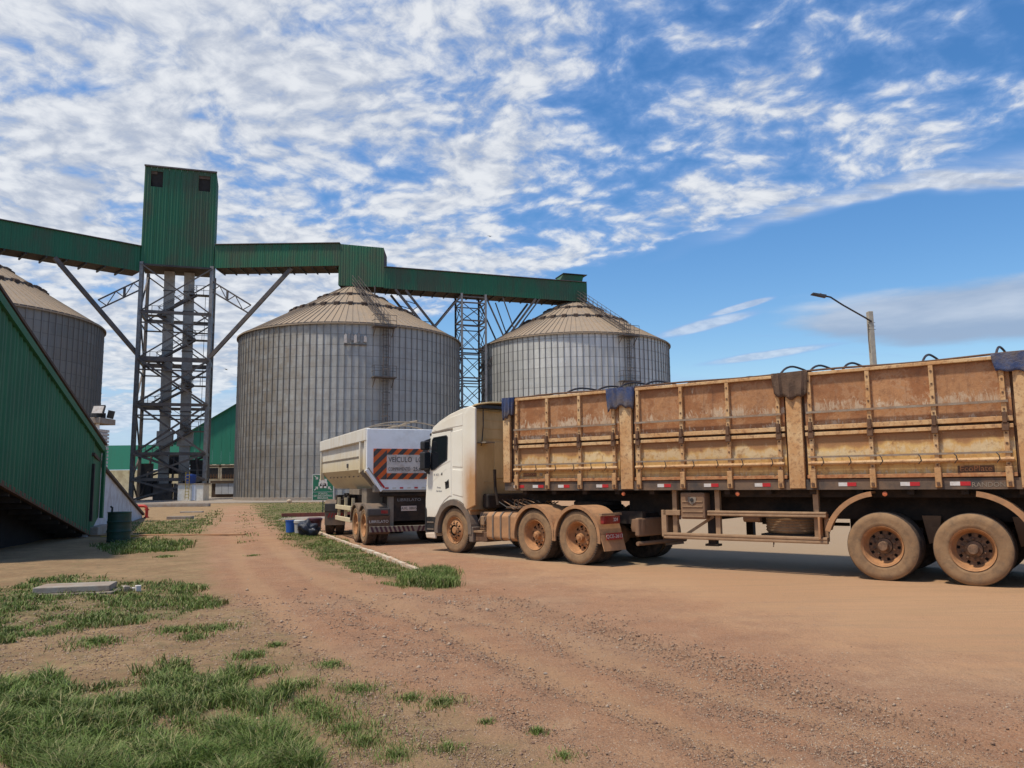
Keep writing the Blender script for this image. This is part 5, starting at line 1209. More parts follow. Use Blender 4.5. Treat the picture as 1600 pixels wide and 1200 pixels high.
# tub: inner body with tapered lower side, rear door
MB().prism([(-YB+.08, 2.0), (-YB+.55, z0), (YB-.55, z0), (YB-.08, 2.0), (YB-.08, z1-.05), (-YB+.08, z1-.05)], XR+.06, XF, 'X').build('tub', 'cream', dt)
for sd_ in (1, -1):
    S = lambda a_, b_: tuple(sorted((sd_*a_, sd_*b_)))
    MB().box(XR, XF+.02, *S(YB-.12, YB+.01), z1-.34, z1).build('top_band', 'cream', dt, bevel=.02)
    for x in (XR+.10, XR+.75):
        MB().add([(x-.07, sd_*(YB-.10), z1-.34), (x+.07, sd_*(YB-.10), z1-.34), (x+.07, sd_*(YB-.10), 1.98), (x-.07, sd_*(YB-.10), 1.98), (x-.07, sd_*YB, z1-.34), (x+.07, sd_*YB, z1-.34), (x+.07, sd_*YB, 1.9), (x-.07, sd_*YB, 1.9)], [(0,1,2,3),(4,7,6,5),(0,4,5,1),(1,5,6,2),(2,6,7,3),(3,7,4,0)]).build('upright', 'cream', dt, bevel=.01)
        MB().bar((x, sd_*(YB-.06), 1.96), (x, sd_*(YB-.50), 1.46), .14, .12).build('lower_rib', 'dull_metal' if x > XR+.5 else 'cream', dt, bevel=.01)
    MB().box(XF-.12, XF+.02, *S(YB-.14, YB-.02), 1.75, z1-.34).build('upright', 'cream', dt)
    for q in range(9):
        x = XR+1.1+q*.62; MB().box(x-.02, x+.02, *S(YB-.20, YB-.16), 1.80, 1.84).build('bolt', 'dull_metal', dt)
    MB().box(XR+.85, XF-.1, *S(YB-.078, YB-.06), 2.34, 2.37).build('seam', 'dull_metal', dt)
    MB().box(XR+2.6, XR+2.75, *S(YB-.075, YB-.05), 2.08, 2.2).build('vent_plate', 'charcoal', dt)
rd = MB().prism([(-YB+.02, 1.98), (-YB+.42, 1.40), (YB-.42, 1.40), (YB-.02, 1.98), (YB-.02, z1-.02), (-YB+.02, z1-.02)], XR-.05, XR+.05, 'X').build('tail_gate', 'white', dt, bevel=.015)
for sd_ in (1, -1):
    MB().bar((XR-.03, sd_*(YB-.02), 1.98), (XR-.03, sd_*(YB-.42), 1.42), .16, .08).build('gate_edge', 'white', rd)
    MB().bar((XR-.07, sd_*(YB-.05), 2.02), (XR-.07, sd_*(YB-.40), 1.52), .05).build('latch_bar', 'dull_metal', rd)
    MB().box(XR-.10, XR+.12, *sorted((sd_*(YB-.36), sd_*(YB-.22))), 1.38, 1.56).build('latch', 'dull_metal', rd, bevel=.02)
MB().box(XR-.10, XR-.04, -YB+.45, YB-.45, 1.385, 1.44).build('gate_sill', 'dull_metal', rd)
# text side: rear face looks to -x; to the viewer, right is -y
Fd = facing((0, -1, 0), (0, 0, 1)); xs = XR-.055
bd = MB().box(xs-.008, xs, -1.10, 1.10, 1.72, 2.53).build('sign_board', 'orange', rd)
def clip_stripe(m, y0, y1, za, zb, step, wd, lean, flip=1):
    y = y0-abs(lean)*(zb-za)*2
    while y < y1+.6:
        q = []
        for yy, zz in ((y, za), (y+wd, za), (y+wd+lean*(zb-za), zb), (y+lean*(zb-za), zb)): q.append((yy, zz))
        # clip to the y range
        def clip(poly, lim, keep):
            out = []
            for i in range(len(poly)):
                a1, b1 = poly[i], poly[(i+1) % len(poly)]; ina, inb = keep(a1[0]), keep(b1[0])
                if ina: out.append(a1)
                if ina != inb: t = (lim-a1[0])/(b1[0]-a1[0]); out.append((lim, a1[1]+t*(b1[1]-a1[1])))
            return out
        q = clip(q, y0, lambda v_: v_ >= y0); q = clip(q, y1, lambda v_: v_ <= y1) if len(q) > 2 else q
        if len(q) > 2: m.prism([(flip*a1, b1) for a1, b1 in q], xs-.013, xs-.009, 'X')
        y += step
m = MB()
# viewer sees y decreasing to the right; stripes rise to the right
clip_stripe(m, -1.10, -.74, 1.72, 2.53, .30, .15, 1.0, -1)
clip_stripe(m, -.74, .74, 2.37, 2.53, .30, .15, 1.0, -1); clip_stripe(m, -.74, .74, 1.72, 1.88, .30, .15, 1.0, -1); clip_stripe(m, .74, 1.10, 1.72, 2.53, .30, .15, -1.0, -1)
m.build('stripes', 'charcoal', bd)
MB().box(xs-.016, xs-.006, -.74, .74, 1.88, 2.37).build('plate', 'board_face', bd)
text('VEÍCULO  LONGO', 'text_dark', bd, (xs-.018, .70, 2.235), Fd, .20, align='LEFT', sx=.80)
text('COMPRIMENTO', 'text_dark', bd, (xs-.018, .70, 1.985), Fd, .135, align='LEFT', sx=.62); text('25,60 M', 'text_dark', bd, (xs-.018, .02, 1.985), Fd, .15, align='LEFT', sx=.85, ext=.004)
for k in range(9):
    y = .78-k*.2; MB().box(XR-.062, XR-.056, y-.095, y, 1.47, 1.51).build('reflector', 'red_tape' if k % 2 == 0 else 'white_tape', rd, label=('red' if k % 2 == 0 else 'white')+' strip')
MB().bar((XR-.062, .80, 1.50), (XR-.062, 1.02, 1.78), .008, .05).build('reflector', 'red_tape', rd)
# hoops & tarp roll
for x in (.3, 1.6, 3.0, 4.4, 5.8): MB().tube([(x, y, z1+.24*(1-(abs(y)/1.2)**2.5)) for y in np.linspace(-1.2, 1.2, 13)], .02, 6).build('tarp_hoop', 'dull_metal', dt)
MB().tube([(x, -.15+.0*x, z1+.23+.015*math.sin(x*3)) for x in np.arange(-.4, 6.5, .4)], .03, 6).build('tarp_roll', 'dull_metal', dt)
MB().add([(XR-.10, -1.02, z1+.10), (XR-.10, -1.40, z1+.08), (XR-.10, -1.36, 2.5), (XR-.10, -1.22, 2.45)]+[(XR+.25, -1.02, z1+.10), (XR+.25, -1.40, z1+.08), (XR+.25, -1.36, 2.5), (XR+.25, -1.22, 2.45)], [(0,1,2,3),(4,7,6,5),(0,4,5,1),(1,5,6,2),(2,6,7,3),(3,7,4,0)]).build('tarpaulin_flap', 'dark_trim', dt)
# chassis
for y in (.42, -.42): MB().box(XR+.1, 6.4, y-.07, y+.07, .95, 1.30).build('chassis_beam', 'chassis', dt)
for k in range(8): MB().box(.2+k*.8, .32+k*.8, -.45, .45, 1.05, 1.2).build('cross_member', 'chassis', dt)
MB().box(.9, 1.5, .45, .95, 1.0, 1.48).build('tool_box', 'dull_metal', dt, bevel=.02); MB().box(1.6, 3.0, -1.0, 1.0, 1.30, 1.46).build('subframe', 'dull_metal', dt)
MB().tube([(XR+.0, -.9, 1.32), (XR+.0, .9, 1.32)], .06, 10).build('hinge_tube', 'chassis', dt)
bk = MB().box(XR+.02, XR+.10, -.62, .62, .62, 1.30).build('rear_panel', 'chassis', dt)
text('LIBRELATO', 'text_grey', bk, (XR+.015, .1, 1.17), Fd, .11, sx=1.2)
MB().box(XR-.0, XR+.02, -.10, .32, .88, 1.01).build('number_plate', 'plate_white', bk); text('AXL 0B05', 'text_dark', bk, (XR-.004, .11, .945), Fd, .10)
for y in (.60, -.60): MB().box(XR+.0, XR+.16, y-.07, y+.07, .45, 1.38).build('rear_post', 'dull_metal', dt)
XB = -.62; bp = MB().box(XB-.06, XB+.06, -1.2, 1.2, .35, .50).build('bumper', 'dull_metal', dt, bevel=.01)
m = MB(); xs = XB-.06+.009-.006
for k in range(20):
    y = -1.2+k*.12; s_ = 1 if y < 0 else -1
    q = [(y, .352), (y+.06, .352), (y+.06+.055*(-s_), .498), (y+.055*(-s_), .498)]; m.prism([(min(1.2, max(-1.2, a1)), b1) for a1, b1 in q], XB-.066, XB-.061, 'X')
m.build('stripes', 'lid_dark', bp)
for sd_ in (1, -1):
    S = lambda a_, b_: tuple(sorted((sd_*a_, sd_*b_)))
    for j, x in enumerate((0, 1.02)):
        wheel(dt, x, sd_*1.22, .50, sd_, 'drive', detail=(sd_ > 0))
        m = MB(); arc_strip(m, x, .50, .56, .585, R(8 if j == 1 else 42), R(172 if j == 1 else 172), *S(.66, 1.25), 16)
        m2 = arc_strip(m, x, .50, .53, .585, R(8 if j == 1 else 42), R(172), *S(1.235, 1.262), 16); m.build('mudguard', 'dark_trim', dt, smooth=True)
        MB().tube([(x, -.95, .5), (x, .95, .5)], .07, 8).build('axle', 'chassis', dt) if sd_ > 0 else None
    lp = MB().box(XB-.02, XB+.10, *S(.66, 1.25), .78, .96).build('lamp_bar', 'charcoal', dt, bevel=.02); MB().box(XB-.026, XB-.02, *S(.72, .90), .83, .91).build('tail_lamp', 'red_lens', lp)
    mf = MB().box(XB-.0, XB+.02, *S(.66, 1.25), .30, .76).build('mud_flap', 'rust_dark', dt); MB().prism([(-.0, 0)]*3, 0, 0) if False else None
    text('LIBRELATO', 'text_light', mf, (XB-.008, sd_*.955, .62), Fd, .10, sx=1.05)
    for z in (.50, .84): MB().box(1.85, 4.2, *S(1.14, 1.20), z, z+.13).build('guard_rail', 'cream', dt, bevel=.01)
    for x in (1.95, 3.0, 4.1): MB().box(x-.03, x+.03, *S(1.06, 1.14), .52, 1.2).build('guard_post', 'cream', dt)
MB().tube([(4.3, .75, 1.22), (3.0, 1.05, 1.14)], .05, 8).build('support_arm', 'black', dt)
for x in (4.3, 5.6): MB().box(x, x+.3, .35, .9, .85, 1.25).build('air_tank_box', 'chassis', dt, bevel=.05)
# bogie of the lead trailer, turned more away
a = R(79); l_ = Vector((-math.sin(a), -math.cos(a), 0)); c0 = G(508.5, 834.8)-l_*1.25
dl = thing('lead_bogie', 'rear bogie with striped mud flap in front of the dump trailer', 'bogie', (c0.x, c0.y, 0), math.pi-a)
for sd_ in (1, -1):
    S = lambda a_, b_: tuple(sorted((sd_*a_, sd_*b_)))
    for x in (0, 1.25):
        wheel(dl, x, sd_*1.25, .50, sd_, 'drive', detail=False)
        m = MB(); arc_strip(m, x, .50, .56, .60, R(5), R(176), *S(.62, 1.26), 16); m.build('mudguard', 'dark_trim', dl, smooth=True)
    fl_ = MB().box(-.64, -.61, *S(.62, 1.26), .32, .74).build('mud_flap', 'dark_trim', dl); MB().box(-.68, -.56, *S(.62, 1.27), .74, 1.0).build('lamp_bar', 'charcoal', dl, bevel=.02)
    m = MB()
    for k in range(6): y = sd_*.94-.29+k*.095; m.prism([(y, .56), (y+.05, .56), (y+.0, .70), (y-.05, .70)], -.652, -.645, 'X')
    m.build('stripes', 'plate_red', fl_)
for x in (0, 1.25): MB().tube([(x, -.95, .5), (x, .95, .5)], .07, 8).build('axle', 'chassis', dl)
MB().box(-.7, 2.2, -.9, .9, .85, 1.12).build('frame', 'chassis', dl)
for k in range(5): MB().tube([(-.6+.15*k, .5-.2*k, 1.12), (-.4+.1*k, .6-.2*k, 1.3), (0, .4-.2*k, 1.2)], .03, 6).build('hose', 'dark_trim', dl)
# ================================================================== TRACTOR
a = R(48); h_ = Vector((-math.cos(a), math.sin(a), 0)); l_ = Vector((-math.sin(a), -math.cos(a), 0)); c0 = G(903, 883)-l_*1.22
tc = thing('tractor_truck', 'dusty cream sleeper cab tractor truck coupled to the rusty trailer', 'truck', (c0.x, c0.y, 0), math.pi-a)
FX, FR = 3.95, .52; CY = 1.20
arch = [(FX+.70*math.cos(t), FR+.70*math.sin(t)) for t in np.linspace(R(150), R(20), 14)]
side = [(3.30, .98)]+[(3.36, .98)]+arch+[(4.66, .36), (5.0, .33), (5.05, .42), (5.06, 1.2), (5.0, 1.9), (4.95, 2.45), (4.88, 2.75), (4.76, 2.95), (4.5, 3.08), (4.1, 3.22), (3.7, 3.31), (3.34, 3.36), (3.29, 3.3)]
cab_o = MB().prism(side, -CY, CY).build('cab', 'cab_paint', tc, bevel=.05, seg=3)
def sidep(name, mat, poly, t0, t1, par=None, bev=.008, label=None): return MB().prism(poly, CY+t0, CY+t1).build(name, mat, par or cab_o, bevel=bev, label=label)
door = [(4.02, 1.30), (4.10, 1.30), (4.28, 1.20), (4.46, 1.05), (4.60, .85), (4.66, .80), (4.96, .80), (4.985, 1.3), (4.95, 1.9), (4.86, 2.60), (4.80, 2.78), (4.04, 2.83)]
dr = sidep('door', 'cab_paint', door, -.02, .012, bev=.012)
sidep('window', 'glass', [(4.18, 2.16), (4.66, 1.94), (4.78, 1.92), (4.82, 2.0), (4.75, 2.64), (4.70, 2.69), (4.20, 2.72), (4.16, 2.68)], .005, .018, dr, .01)
fr = MB(); wp = [(4.18, 2.16), (4.66, 1.94), (4.78, 1.92), (4.82, 2.0), (4.75, 2.64), (4.70, 2.69), (4.20, 2.72), (4.16, 2.68)]
for i in range(8): fr.bar((wp[i][0], CY+.016, wp[i][1]), (wp[(i+1) % 8][0], CY+.016, wp[(i+1) % 8][1]), .022, .022)
fr.build('window_seal', 'black', dr)
hp = sidep('handle_recess', 'black', [(4.10, 1.50), (4.24, 1.46), (4.26, 1.60), (4.12, 1.70)], .008, .016, dr, .006); MB().bar((4.11, CY+.03, 1.64), (4.23, CY+.03, 1.62), .025).build('handle', 'black', hp)
MB().bar((4.98, CY+.012, 1.86), (4.05, CY+.012, 2.14), .012, .03).build('belt_line', 'cab_paint', dr)
MB().bar((4.95, CY+.011, 1.55), (4.2, CY+.011, 1.95), .008, .02).build('crease', 'cab_paint', dr)
Fc = facing((-1, 0, 0), (0, 0, 1))
text('R 450', 'text_grey', dr, (4.60, CY+.014, 1.80), Fc, .085); MB().box(4.36, 4.41, CY+.012, CY+.015, 1.79, 1.85).build('badge', 'charcoal', dr)
text('Frota', 'text_grey', dr, (4.50, CY+.014, 1.50), Fc, .065); text('Serviços', 'text_grey', dr, (4.49, CY+.014, 1.42), Fc, .065)
sidep('side_panel', 'cab_paint', [(3.58, 1.28), (3.98, 1.34), (3.99, 1.92), (3.60, 1.90)], -.02, .010, bev=.012); sidep('locker_door', 'cab_paint', [(3.60, 1.96), (3.985, 1.98), (3.985, 2.80), (3.62, 2.84)], -.02, .010, bev=.012)
sidep('roof_fairing_panel', 'cab_paint', [(3.60, 2.92), (4.05, 2.90), (4.60, 2.84), (4.72, 2.88), (4.52, 3.02), (4.1, 3.14), (3.60, 3.22)], -.02, .008, bev=.012)
MB().bar((3.98, CY+.005, 2.87), (4.78, CY+.005, 2.82), .03, .035).build('drip_rail', 'dull_metal', cab_o)
MB().lathe([(0, .02), (.03, .015), (.035, 0)], (4.84, CY, 2.78), 'Y', 12).build('marker_lamp', 'black', cab_o)
# side extender behind the cab
sidep('side_fairing', 'cab_paint', [(3.14, 1.10), (3.50, .98), (3.56, 1.15), (3.52, 3.20), (3.30, 3.36), (3.12, 3.30)], -.03, .02, bev=.015)
MB().prism([(3.14, 1.10), (3.50, .98), (3.56, 1.15), (3.52, 3.20), (3.30, 3.36), (3.12, 3.30)], -CY-.02, -CY+.03).build('side_fairing', 'cab_paint', cab_o)
# back wall
bw = MB().box(3.255, 3.30, -CY+.02, CY-.02, 1.0, 3.26).build('back_wall', 'cab_back', tc)
for z in (1.35, 1.62, 2.62, 2.86, 3.05): MB().box(3.243, 3.256, -CY+.15, CY-.35, z-.012, z+.012).build('swage', 'cab_back', bw)
MB().box(3.235, 3.255, -.5, .55, 1.7, 2.55).build('access_panel', 'cab_back', bw, bevel=.02)
MB().box(2.95, 3.25, .78, 1.05, 2.50, 2.53).build('step_bracket', 'dull_metal', bw)
MB().tube([(3.12, .98, 3.3), (3.12, .98, 2.9), (3.15, 1.0, 2.5), (3.2, .98, 2.45)], .013, 6).build('cable', 'black', bw)
MB().tube([(3.0, .75, 1.9), (3.02, .72, 1.5), (2.95, .70, 1.1)], .035, 8).build('exhaust_stub', 'chassis', bw)
# roof spoiler: curved plate lifted above the rear of the roof
vs_ = []; ys = np.linspace(-1.14, 1.14, 9); prof = [(4.35, 3.14), (4.0, 3.26), (3.6, 3.37), (3.2, 3.46), (3.02, 3.47)]
for (x, z) in prof:
    for y in ys: vs_.append((x, y, z-.06*(abs(y)/1.14)**4))
sp_ = MB().add(vs_, [(i*9+j, i*9+j+1, (i+1)*9+j+1, (i+1)*9+j) for i in range(4) for j in range(8)]).build('roof_spoiler', 'cab_back', cab_o, smooth=True); s = sp_.modifiers.new('t', 'SOLIDIFY'); s.thickness = .035
MB().box(3.05, 3.28, -1.05, 1.1, 3.30, 3.37).build('spoiler_underside', 'black', cab_o)  # black block that makes the underside of the spoiler dark
# arch trim, steps, bumper
m = MB(); arc_strip(m, FX, FR, .575, .70, R(-8), R(186), CY-.20, CY+.035, 22); m.build('wheel_arch', 'dark_trim', cab_o, smooth=True)
MB().box(3.22, 3.36, CY-.3, CY+.02, .28, .62).build('mud_flap', 'dark_trim', cab_o, bevel=.02)
st_ = MB().prism([(4.66, .46), (4.98, .44), (5.0, .80), (4.62, .80)], CY-.04, CY+.006).build('step_well', 'black', cab_o)
for z in (.50, .66): MB().box(4.70, 4.97, CY-.03, CY+.02, z, z+.035).build('step', 'dark_trim', st_)
sidep('lower_bumper', 'cab_paint', [(4.64, .30), (4.99, .30), (5.04, .42), (4.66, .44)], -.05, .02, bev=.02); sidep('lamp_strip', 'black', [(4.98, .44), (5.05, .46), (5.05, 1.05), (5.0, .98)], -.05, .022, bev=.008)
MB().box(5.03, 5.09, -1.15, 1.15, .40, .95).build('grille', 'black', cab_o, bevel=.03); MB().add([(5.04, -1.1, 1.75), (5.04, 1.1, 1.75), (4.93, 1.08, 2.66), (4.93, -1.08, 2.66)], [(0, 1, 2, 3)]).build('windscreen', 'glass', cab_o)
for sd_ in (1, -1):
    my = sd_*(CY+.16)
    mr = MB().box(4.80, 5.00, my-.13, my+.07, 1.92, 2.36).build('mirror', 'black', cab_o, bevel=.04, seg=3); MB().box(4.790, 4.798, my-.10, my+.05, 1.97, 2.31).build('mirror_glass', 'glass', mr)
    mr = MB().box(4.82, 5.00, my-.12, my+.06, 2.40, 2.62).build('mirror', 'black', cab_o, bevel=.04, seg=3); MB().box(4.811, 4.819, my-.10, my+.04, 2.43, 2.59).build('mirror_glass', 'glass', mr)
    MB().bar((4.86, sd_*(CY-.03), 2.66), (4.93, my, 2.58), .07).build('mirror_arm', 'black', cab_o); MB().bar((4.90, sd_*(CY-.03), 1.84), (4.92, my, 1.98), .08).build('mirror_arm', 'black', cab_o)
wheel(tc, FX, 1.17, FR, 1, 'front', dual=False, w=.30); wheel(tc, FX, -1.17, FR, -1, 'front', dual=False, w=.30, detail=False)
MB().tube([(FX, -.9, FR), (FX, .9, FR)], .07, 8).build('axle', 'chassis', tc)
MB().box(3.45, 4.9, -.8, .8, .62, 1.05).build('engine_block', 'chassis', tc)
for y in (.40, -.40): MB().box(-1.0, 4.6, y-.05, y+.05, .78, 1.02).build('chassis_rail', 'chassis', tc)
for x in (-.9, -.2, .6, 1.6, 2.4): MB().box(x, x+.12, -.4, .4, .80, .98).build('cross_member', 'chassis', tc)
# step, battery box, tank
MB().box(2.80, 3.20, .70, 1.16, .30, .52).build('battery_box', 'rust_dark', tc, bevel=.02); MB().box(2.92, 3.24, .9, 1.20, .50, .54).build('foot_plate', 'guard', tc)
bb_ = MB().box(2.80, 3.22, .55, 1.02, .54, .95).build('valve_box', 'dusty_brown', tc, bevel=.03)
for q in range(5): MB().tube([(2.85+q*.07, 1.03, .92), (2.87+q*.07, 1.10, .75), (2.83+q*.08, 1.04, .6)], .014, 6).build('hose', 'dark_trim', bb_)
MB().box(2.95, 3.08, 1.02, 1.12, .66, .86).build('filter', 'guard', bb_, bevel=.02)
tkp = [(.62, .40), (.68, .36), (1.14, .36), (1.20, .42), (1.20, .88), (1.12, .96), (.68, .96), (.62, .90)]
ft = MB().prism(tkp, 1.80, 2.78, 'X').build('fuel_tank', 'fender', tc, bevel=.03)
for x in (1.98, 2.26, 2.52): MB().prism([(a1+(.012 if a1 > .9 else 0), b1+(.012 if b1 > .6 else -.012)) for a1, b1 in tkp], x, x+.045, 'X').build('strap', 'dark_trim', ft)
# drive wheels and their fenders
for j, x in enumerate((0, 1.22)):
    for sd_ in (1, -1):
        wheel(tc, x, sd_*1.22, .525, sd_, 'drive', detail=(sd_ > 0))
        S = lambda a_, b_: tuple(sorted((sd_*a_, sd_*b_)))
        m = MB(); a0, a1 = (R(-2), R(178)) if j else (R(8), R(180))
        a1 = R(214) if j == 0 else a1
        arc_strip(m, x, .52, .60, .625, R(0), R(180), *S(.62, 1.24), 22); arc_strip(m, x, .52, .565, .632, R(-8), R(188), *S(1.235, 1.265), 22); m.build('fender', 'fender', tc, smooth=True)
    MB().tube([(x, -.95, .525), (x, .95, .525)], .09, 10).build('axle', 'dusty_brown', tc)
    MB().lathe([(0, -.2), (.18, -.16), (.24, 0), (.18, .16), (0, .2)], (x, 0, .525), 'Y', 16).build('differential', 'dusty_brown', tc, smooth=True)
for sd_ in (1, -1):
    S = lambda a_, b_: tuple(sorted((sd_*a_, sd_*b_)))
    fl_ = MB().add([(-.625, sd_*.62, .60), (-.625, sd_*1.24, .60), (-.72, sd_*1.24, .30), (-.72, sd_*.62, .30), (-.60, sd_*.62, .60), (-.60, sd_*1.24, .60), (-.70, sd_*1.24, .30), (-.70, sd_*.62, .30)], [(0,1,2,3),(4,7,6,5),(0,4,5,1),(1,5,6,2),(2,6,7,3),(3,7,4,0)]).build('mud_flap', 'fender', tc)
    MB().box(-.68, -.60, *S(.68, 1.26), .96, 1.0).build('lamp_bracket', 'guard', tc)
    tl = MB().box(-.69, -.60, *S(.74, 1.22), .80, .95).build('tail_lamp', 'red_lens', tc, bevel=.015)
    if sd_ > 0: text('324', 'text_light', tl, (-.694, .88, .875), Fd, .09)
npl = MB().box(-.70, -.69, .70, 1.16, .50, .63).build('number_plate', 'plate_red', tc); text('QCE-2613', 'text_light', npl, (-.704, .93, .565), Fd, .10, sx=1.1)
MB().tube([(-1.0, -.9, .42), (-1.0, .62, .42)], .04, 8).build('rear_tube', 'dusty_brown', tc)
MB().box(-1.02, -.92, -.6, .6, .55, .9).build('tail_beam', 'dusty_brown', tc, bevel=.03)
for x, y in ((-.9, .45), (-.85, -.4), (.1, .5)): MB().lathe([(0, 0), (.13, .02), (.15, .1), (.13, .25), (0, .27)], (x, y, .62), 'Z', 14).build('air_bag', 'dusty_brown', tc, smooth=True)
for k in range(7):                                          # coiled lines and hoses behind the cab
    y = .7-.16*k; MB().tube([(3.1, y, 1.25), (2.7, y-.05, 1.05+.02*k), (2.3, y*.8, 1.02), (1.9, y*.7, 1.16)], .014, 6).build('air_hose', 'dusty_brown' if k % 2 else 'black', tc)
MB().tube([(2.1+.10*math.cos(t), .62+t*.02, 1.13+.10*math.sin(t)) for t in np.linspace(0, 6*math.pi, 60)], .012, 5).build('coiled_hose', 'dusty_brown', tc)
MB().box(1.2, 2.9, -.5, .5, 1.02, 1.06).build('catwalk', 'dusty_brown', tc)
MB().lathe([(0, 0), (.50, 0), (.50, .06), (.46, .09), (0, .09)], (.55, 0, 1.12), 'Z', 28).build('fifth_wheel', 'chassis', tc); MB().box(.2, .9, -.42, .42, 1.02, 1.12).build('fifth_wheel_base', 'chassis', tc)
MB().box(3.0, 3.2, -.9, .95, 1.02, 1.35).build('gearbox_cover', 'chassis', tc, bevel=.04)

# ================================================================== STREET LAMP
LY = 40.0
p0, p1, hd_ = AtY(1367, 590, LY), AtY(1358.5, 487, LY), AtY(1264, 463, LY)
lean = (p1.x-p0.x)/(p1.z-p0.z)*.55; bx_ = p1.x-lean*p1.z
lm = thing('street_lamp', 'concrete lamp post with a long dark arm, behind the rusty trailer', 'street lamp', (bx_, LY, 0))
MB().bar((0, 0, 0), (p1.x-bx_, 0, p1.z), .30, .24).build('pole', 'pole', lm, bevel=.02)
pr = MB()
for k in range(26): t = k/26; pr.box(lean*p1.z*t-.05, lean*p1.z*t+.05, -.135, -.12, p1.z*t, p1.z*t+.14)
pr.build('pole_recesses', 'concrete', lm, kind='stuff')
ax = p1.x-bx_; zt_ = p1.z-.35; hx = hd_.x-bx_
j1 = AtY(1290, 465.5, LY)
MB().tube([(ax, -.16, zt_-.2), (ax-.3, -.16, zt_), ((ax+hx)/2+.1, -.2, (zt_+j1.z)/2+.12), (j1.x-bx_+.15, -.25, j1.z-.02), (j1.x-bx_-.15, -.25, j1.z+.05)], .045, 8).build('arm', 'steel_dark', lm, smooth=True)
MB().add([(hx, -.38, hd_.z+.02), (hx, -.12, hd_.z+.02), (hx+.75, -.12, j1.z-.06), (hx+.75, -.38, j1.z-.06), (hx+.1, -.34, hd_.z+.13), (hx+.1, -.16, hd_.z+.13), (hx+.8, -.18, j1.z+.11), (hx+.8, -.32, j1.z+.11)], [(0,3,2,1),(4,5,6,7),(0,1,5,4),(1,2,6,5),(2,3,7,6),(3,0,4,7)]).build('lamp_head', 'steel_dark', lm, bevel=.03)
MB().lathe([(0, 0), (.05, 0), (.05, .10), (0, .12)], (hx+.5, -.25, j1.z+.08), n=10).build('photocell', 'steel_light', lm)
for k in range(3): MB().tube([(ax-.17, -.14, zt_-.25-.18*k), (ax+.19, -.14, zt_-.25-.18*k)], .012, 5).build('clamp', 'steel_dark', lm)
MB().tube([(ax-.16, -.1, zt_-.3), (ax-.20, -.14, zt_-1.0), (ax-.15, -.1, zt_-1.8)], .015, 5).build('cable', 'steel_dark', lm)
# birds
for (u, v, Yb, lb_) in ((353, 577, 60, 'dark bird flying between the tower and the middle silo'), (765, 369, 70, 'tiny dark bird high in the sky above the right gallery')):
    p = AtY(u, v, Yb); s = .16; m = MB()
    m.add([(-.9*s, 0, .3*s), (0, -.5*s, .05*s), (0, .5*s, .05*s), (.9*s, 0, -.4*s), (.1*s, 0, .25*s), (.1*s, 0, -.3*s), (-1.6*s, .2*s, .5*s), (1.7*s, .1*s, .1*s)], [(0, 1, 4), (0, 4, 2), (0, 5, 1), (0, 2, 5), (1, 3, 4), (4, 3, 2), (5, 3, 1), (5, 2, 3), (1, 6, 2), (1, 2, 7)])
    o = m.build('bird', 'bird', None); o.location = p; tag(o, lb_, 'bird')

# ================================================================== GRASS AND GRAVEL
def tri_mesh(name, co, faces, mat, attrs, kind='stuff'):
    me = bpy.data.meshes.new(name); me.vertices.add(len(co)); me.vertices.foreach_set('co', co.astype(np.float32).ravel()); me.loops.add(faces.size); me.loops.foreach_set('vertex_index', faces.astype(np.int32).ravel())
    me.polygons.add(len(faces)); me.polygons.foreach_set('loop_start', np.arange(0, faces.size, 3, dtype=np.int32)); me.update(calc_edges=True)
    for k, a_ in attrs.items(): at = me.attributes.new(k, 'FLOAT', 'POINT'); at.data.foreach_set('value', a_.astype(np.float32))
    me.materials.append(M[mat]); o = bpy.data.objects.new(name, me); col.objects.link(o); return o
rg = np.random.default_rng(11)
# ground height lookup
def zg(x, y):
    i = np.clip(np.searchsorted(gy_, y)-1, 0, len(gy_)-2); j = np.clip(np.searchsorted(gx_, x)-1, 0, len(gx_)-2); return Z[i, j]
def sample_px(n, u0, u1, v0, v1):
    u = rg.uniform(u0, u1, n); v = rg.uniform(v0, v1, n); x = (u-800)/FPX; yy = (600-v)/FPX; c_, s_ = math.cos(ROLL), math.sin(ROLL)
    xr = x*c_+yy*s_; yr = -x*s_+yy*c_; cp, sp = math.cos(PITCH), math.sin(PITCH); d2 = cp-yr*sp; d3 = sp+yr*cp; t = -EYE/d3; return xr*t, d2*t
def blades(x, y, hgt, wid, lean, name, label):
    n = len(x); a_ = rg.uniform(0, 2*np.pi, n); b_ = rg.uniform(0, 2*np.pi, n); h = hgt*rg.uniform(.45, 1.25, n); ln = lean*rg.uniform(.2, 1.2, n)*h; z = zg(x, y)-.008
    wx, wy = np.cos(a_)*wid/2, np.sin(a_)*wid/2; lx, ly = np.cos(b_)*ln, np.sin(b_)*ln
    co = np.stack([np.stack([x-wx, y-wy, z], -1), np.stack([x+wx, y+wy, z], -1), np.stack([x-wx*.7+lx*.4, y-wy*.7+ly*.4, z+h*.6], -1), np.stack([x+wx*.7+lx*.4, y+wy*.7+ly*.4, z+h*.6], -1), np.stack([x+lx, y+ly, z+h*(1-.25*lean)], -1)], 1).reshape(-1, 3)
    k = np.arange(n)[:, None]*5; f = np.concatenate([k+np.array([[0, 1, 3]]), k+np.array([[0, 3, 2]]), k+np.array([[2, 3, 4]])], 1).reshape(-1, 3)
    v_ = np.repeat(rg.uniform(0, 1, n)**1.1, 5); tp_ = np.tile(np.array([0, 0, .5, .5, 1.]), n)
    return tag(tri_mesh(name, co, f, 'grass', {'var': v_, 'tip': tp_}), label, 'grass', kind='stuff')
def nz(x, y, s, o=0): return np.array([mnoise.noise((a*s, b*s, o)) for a, b in zip(x, y)])
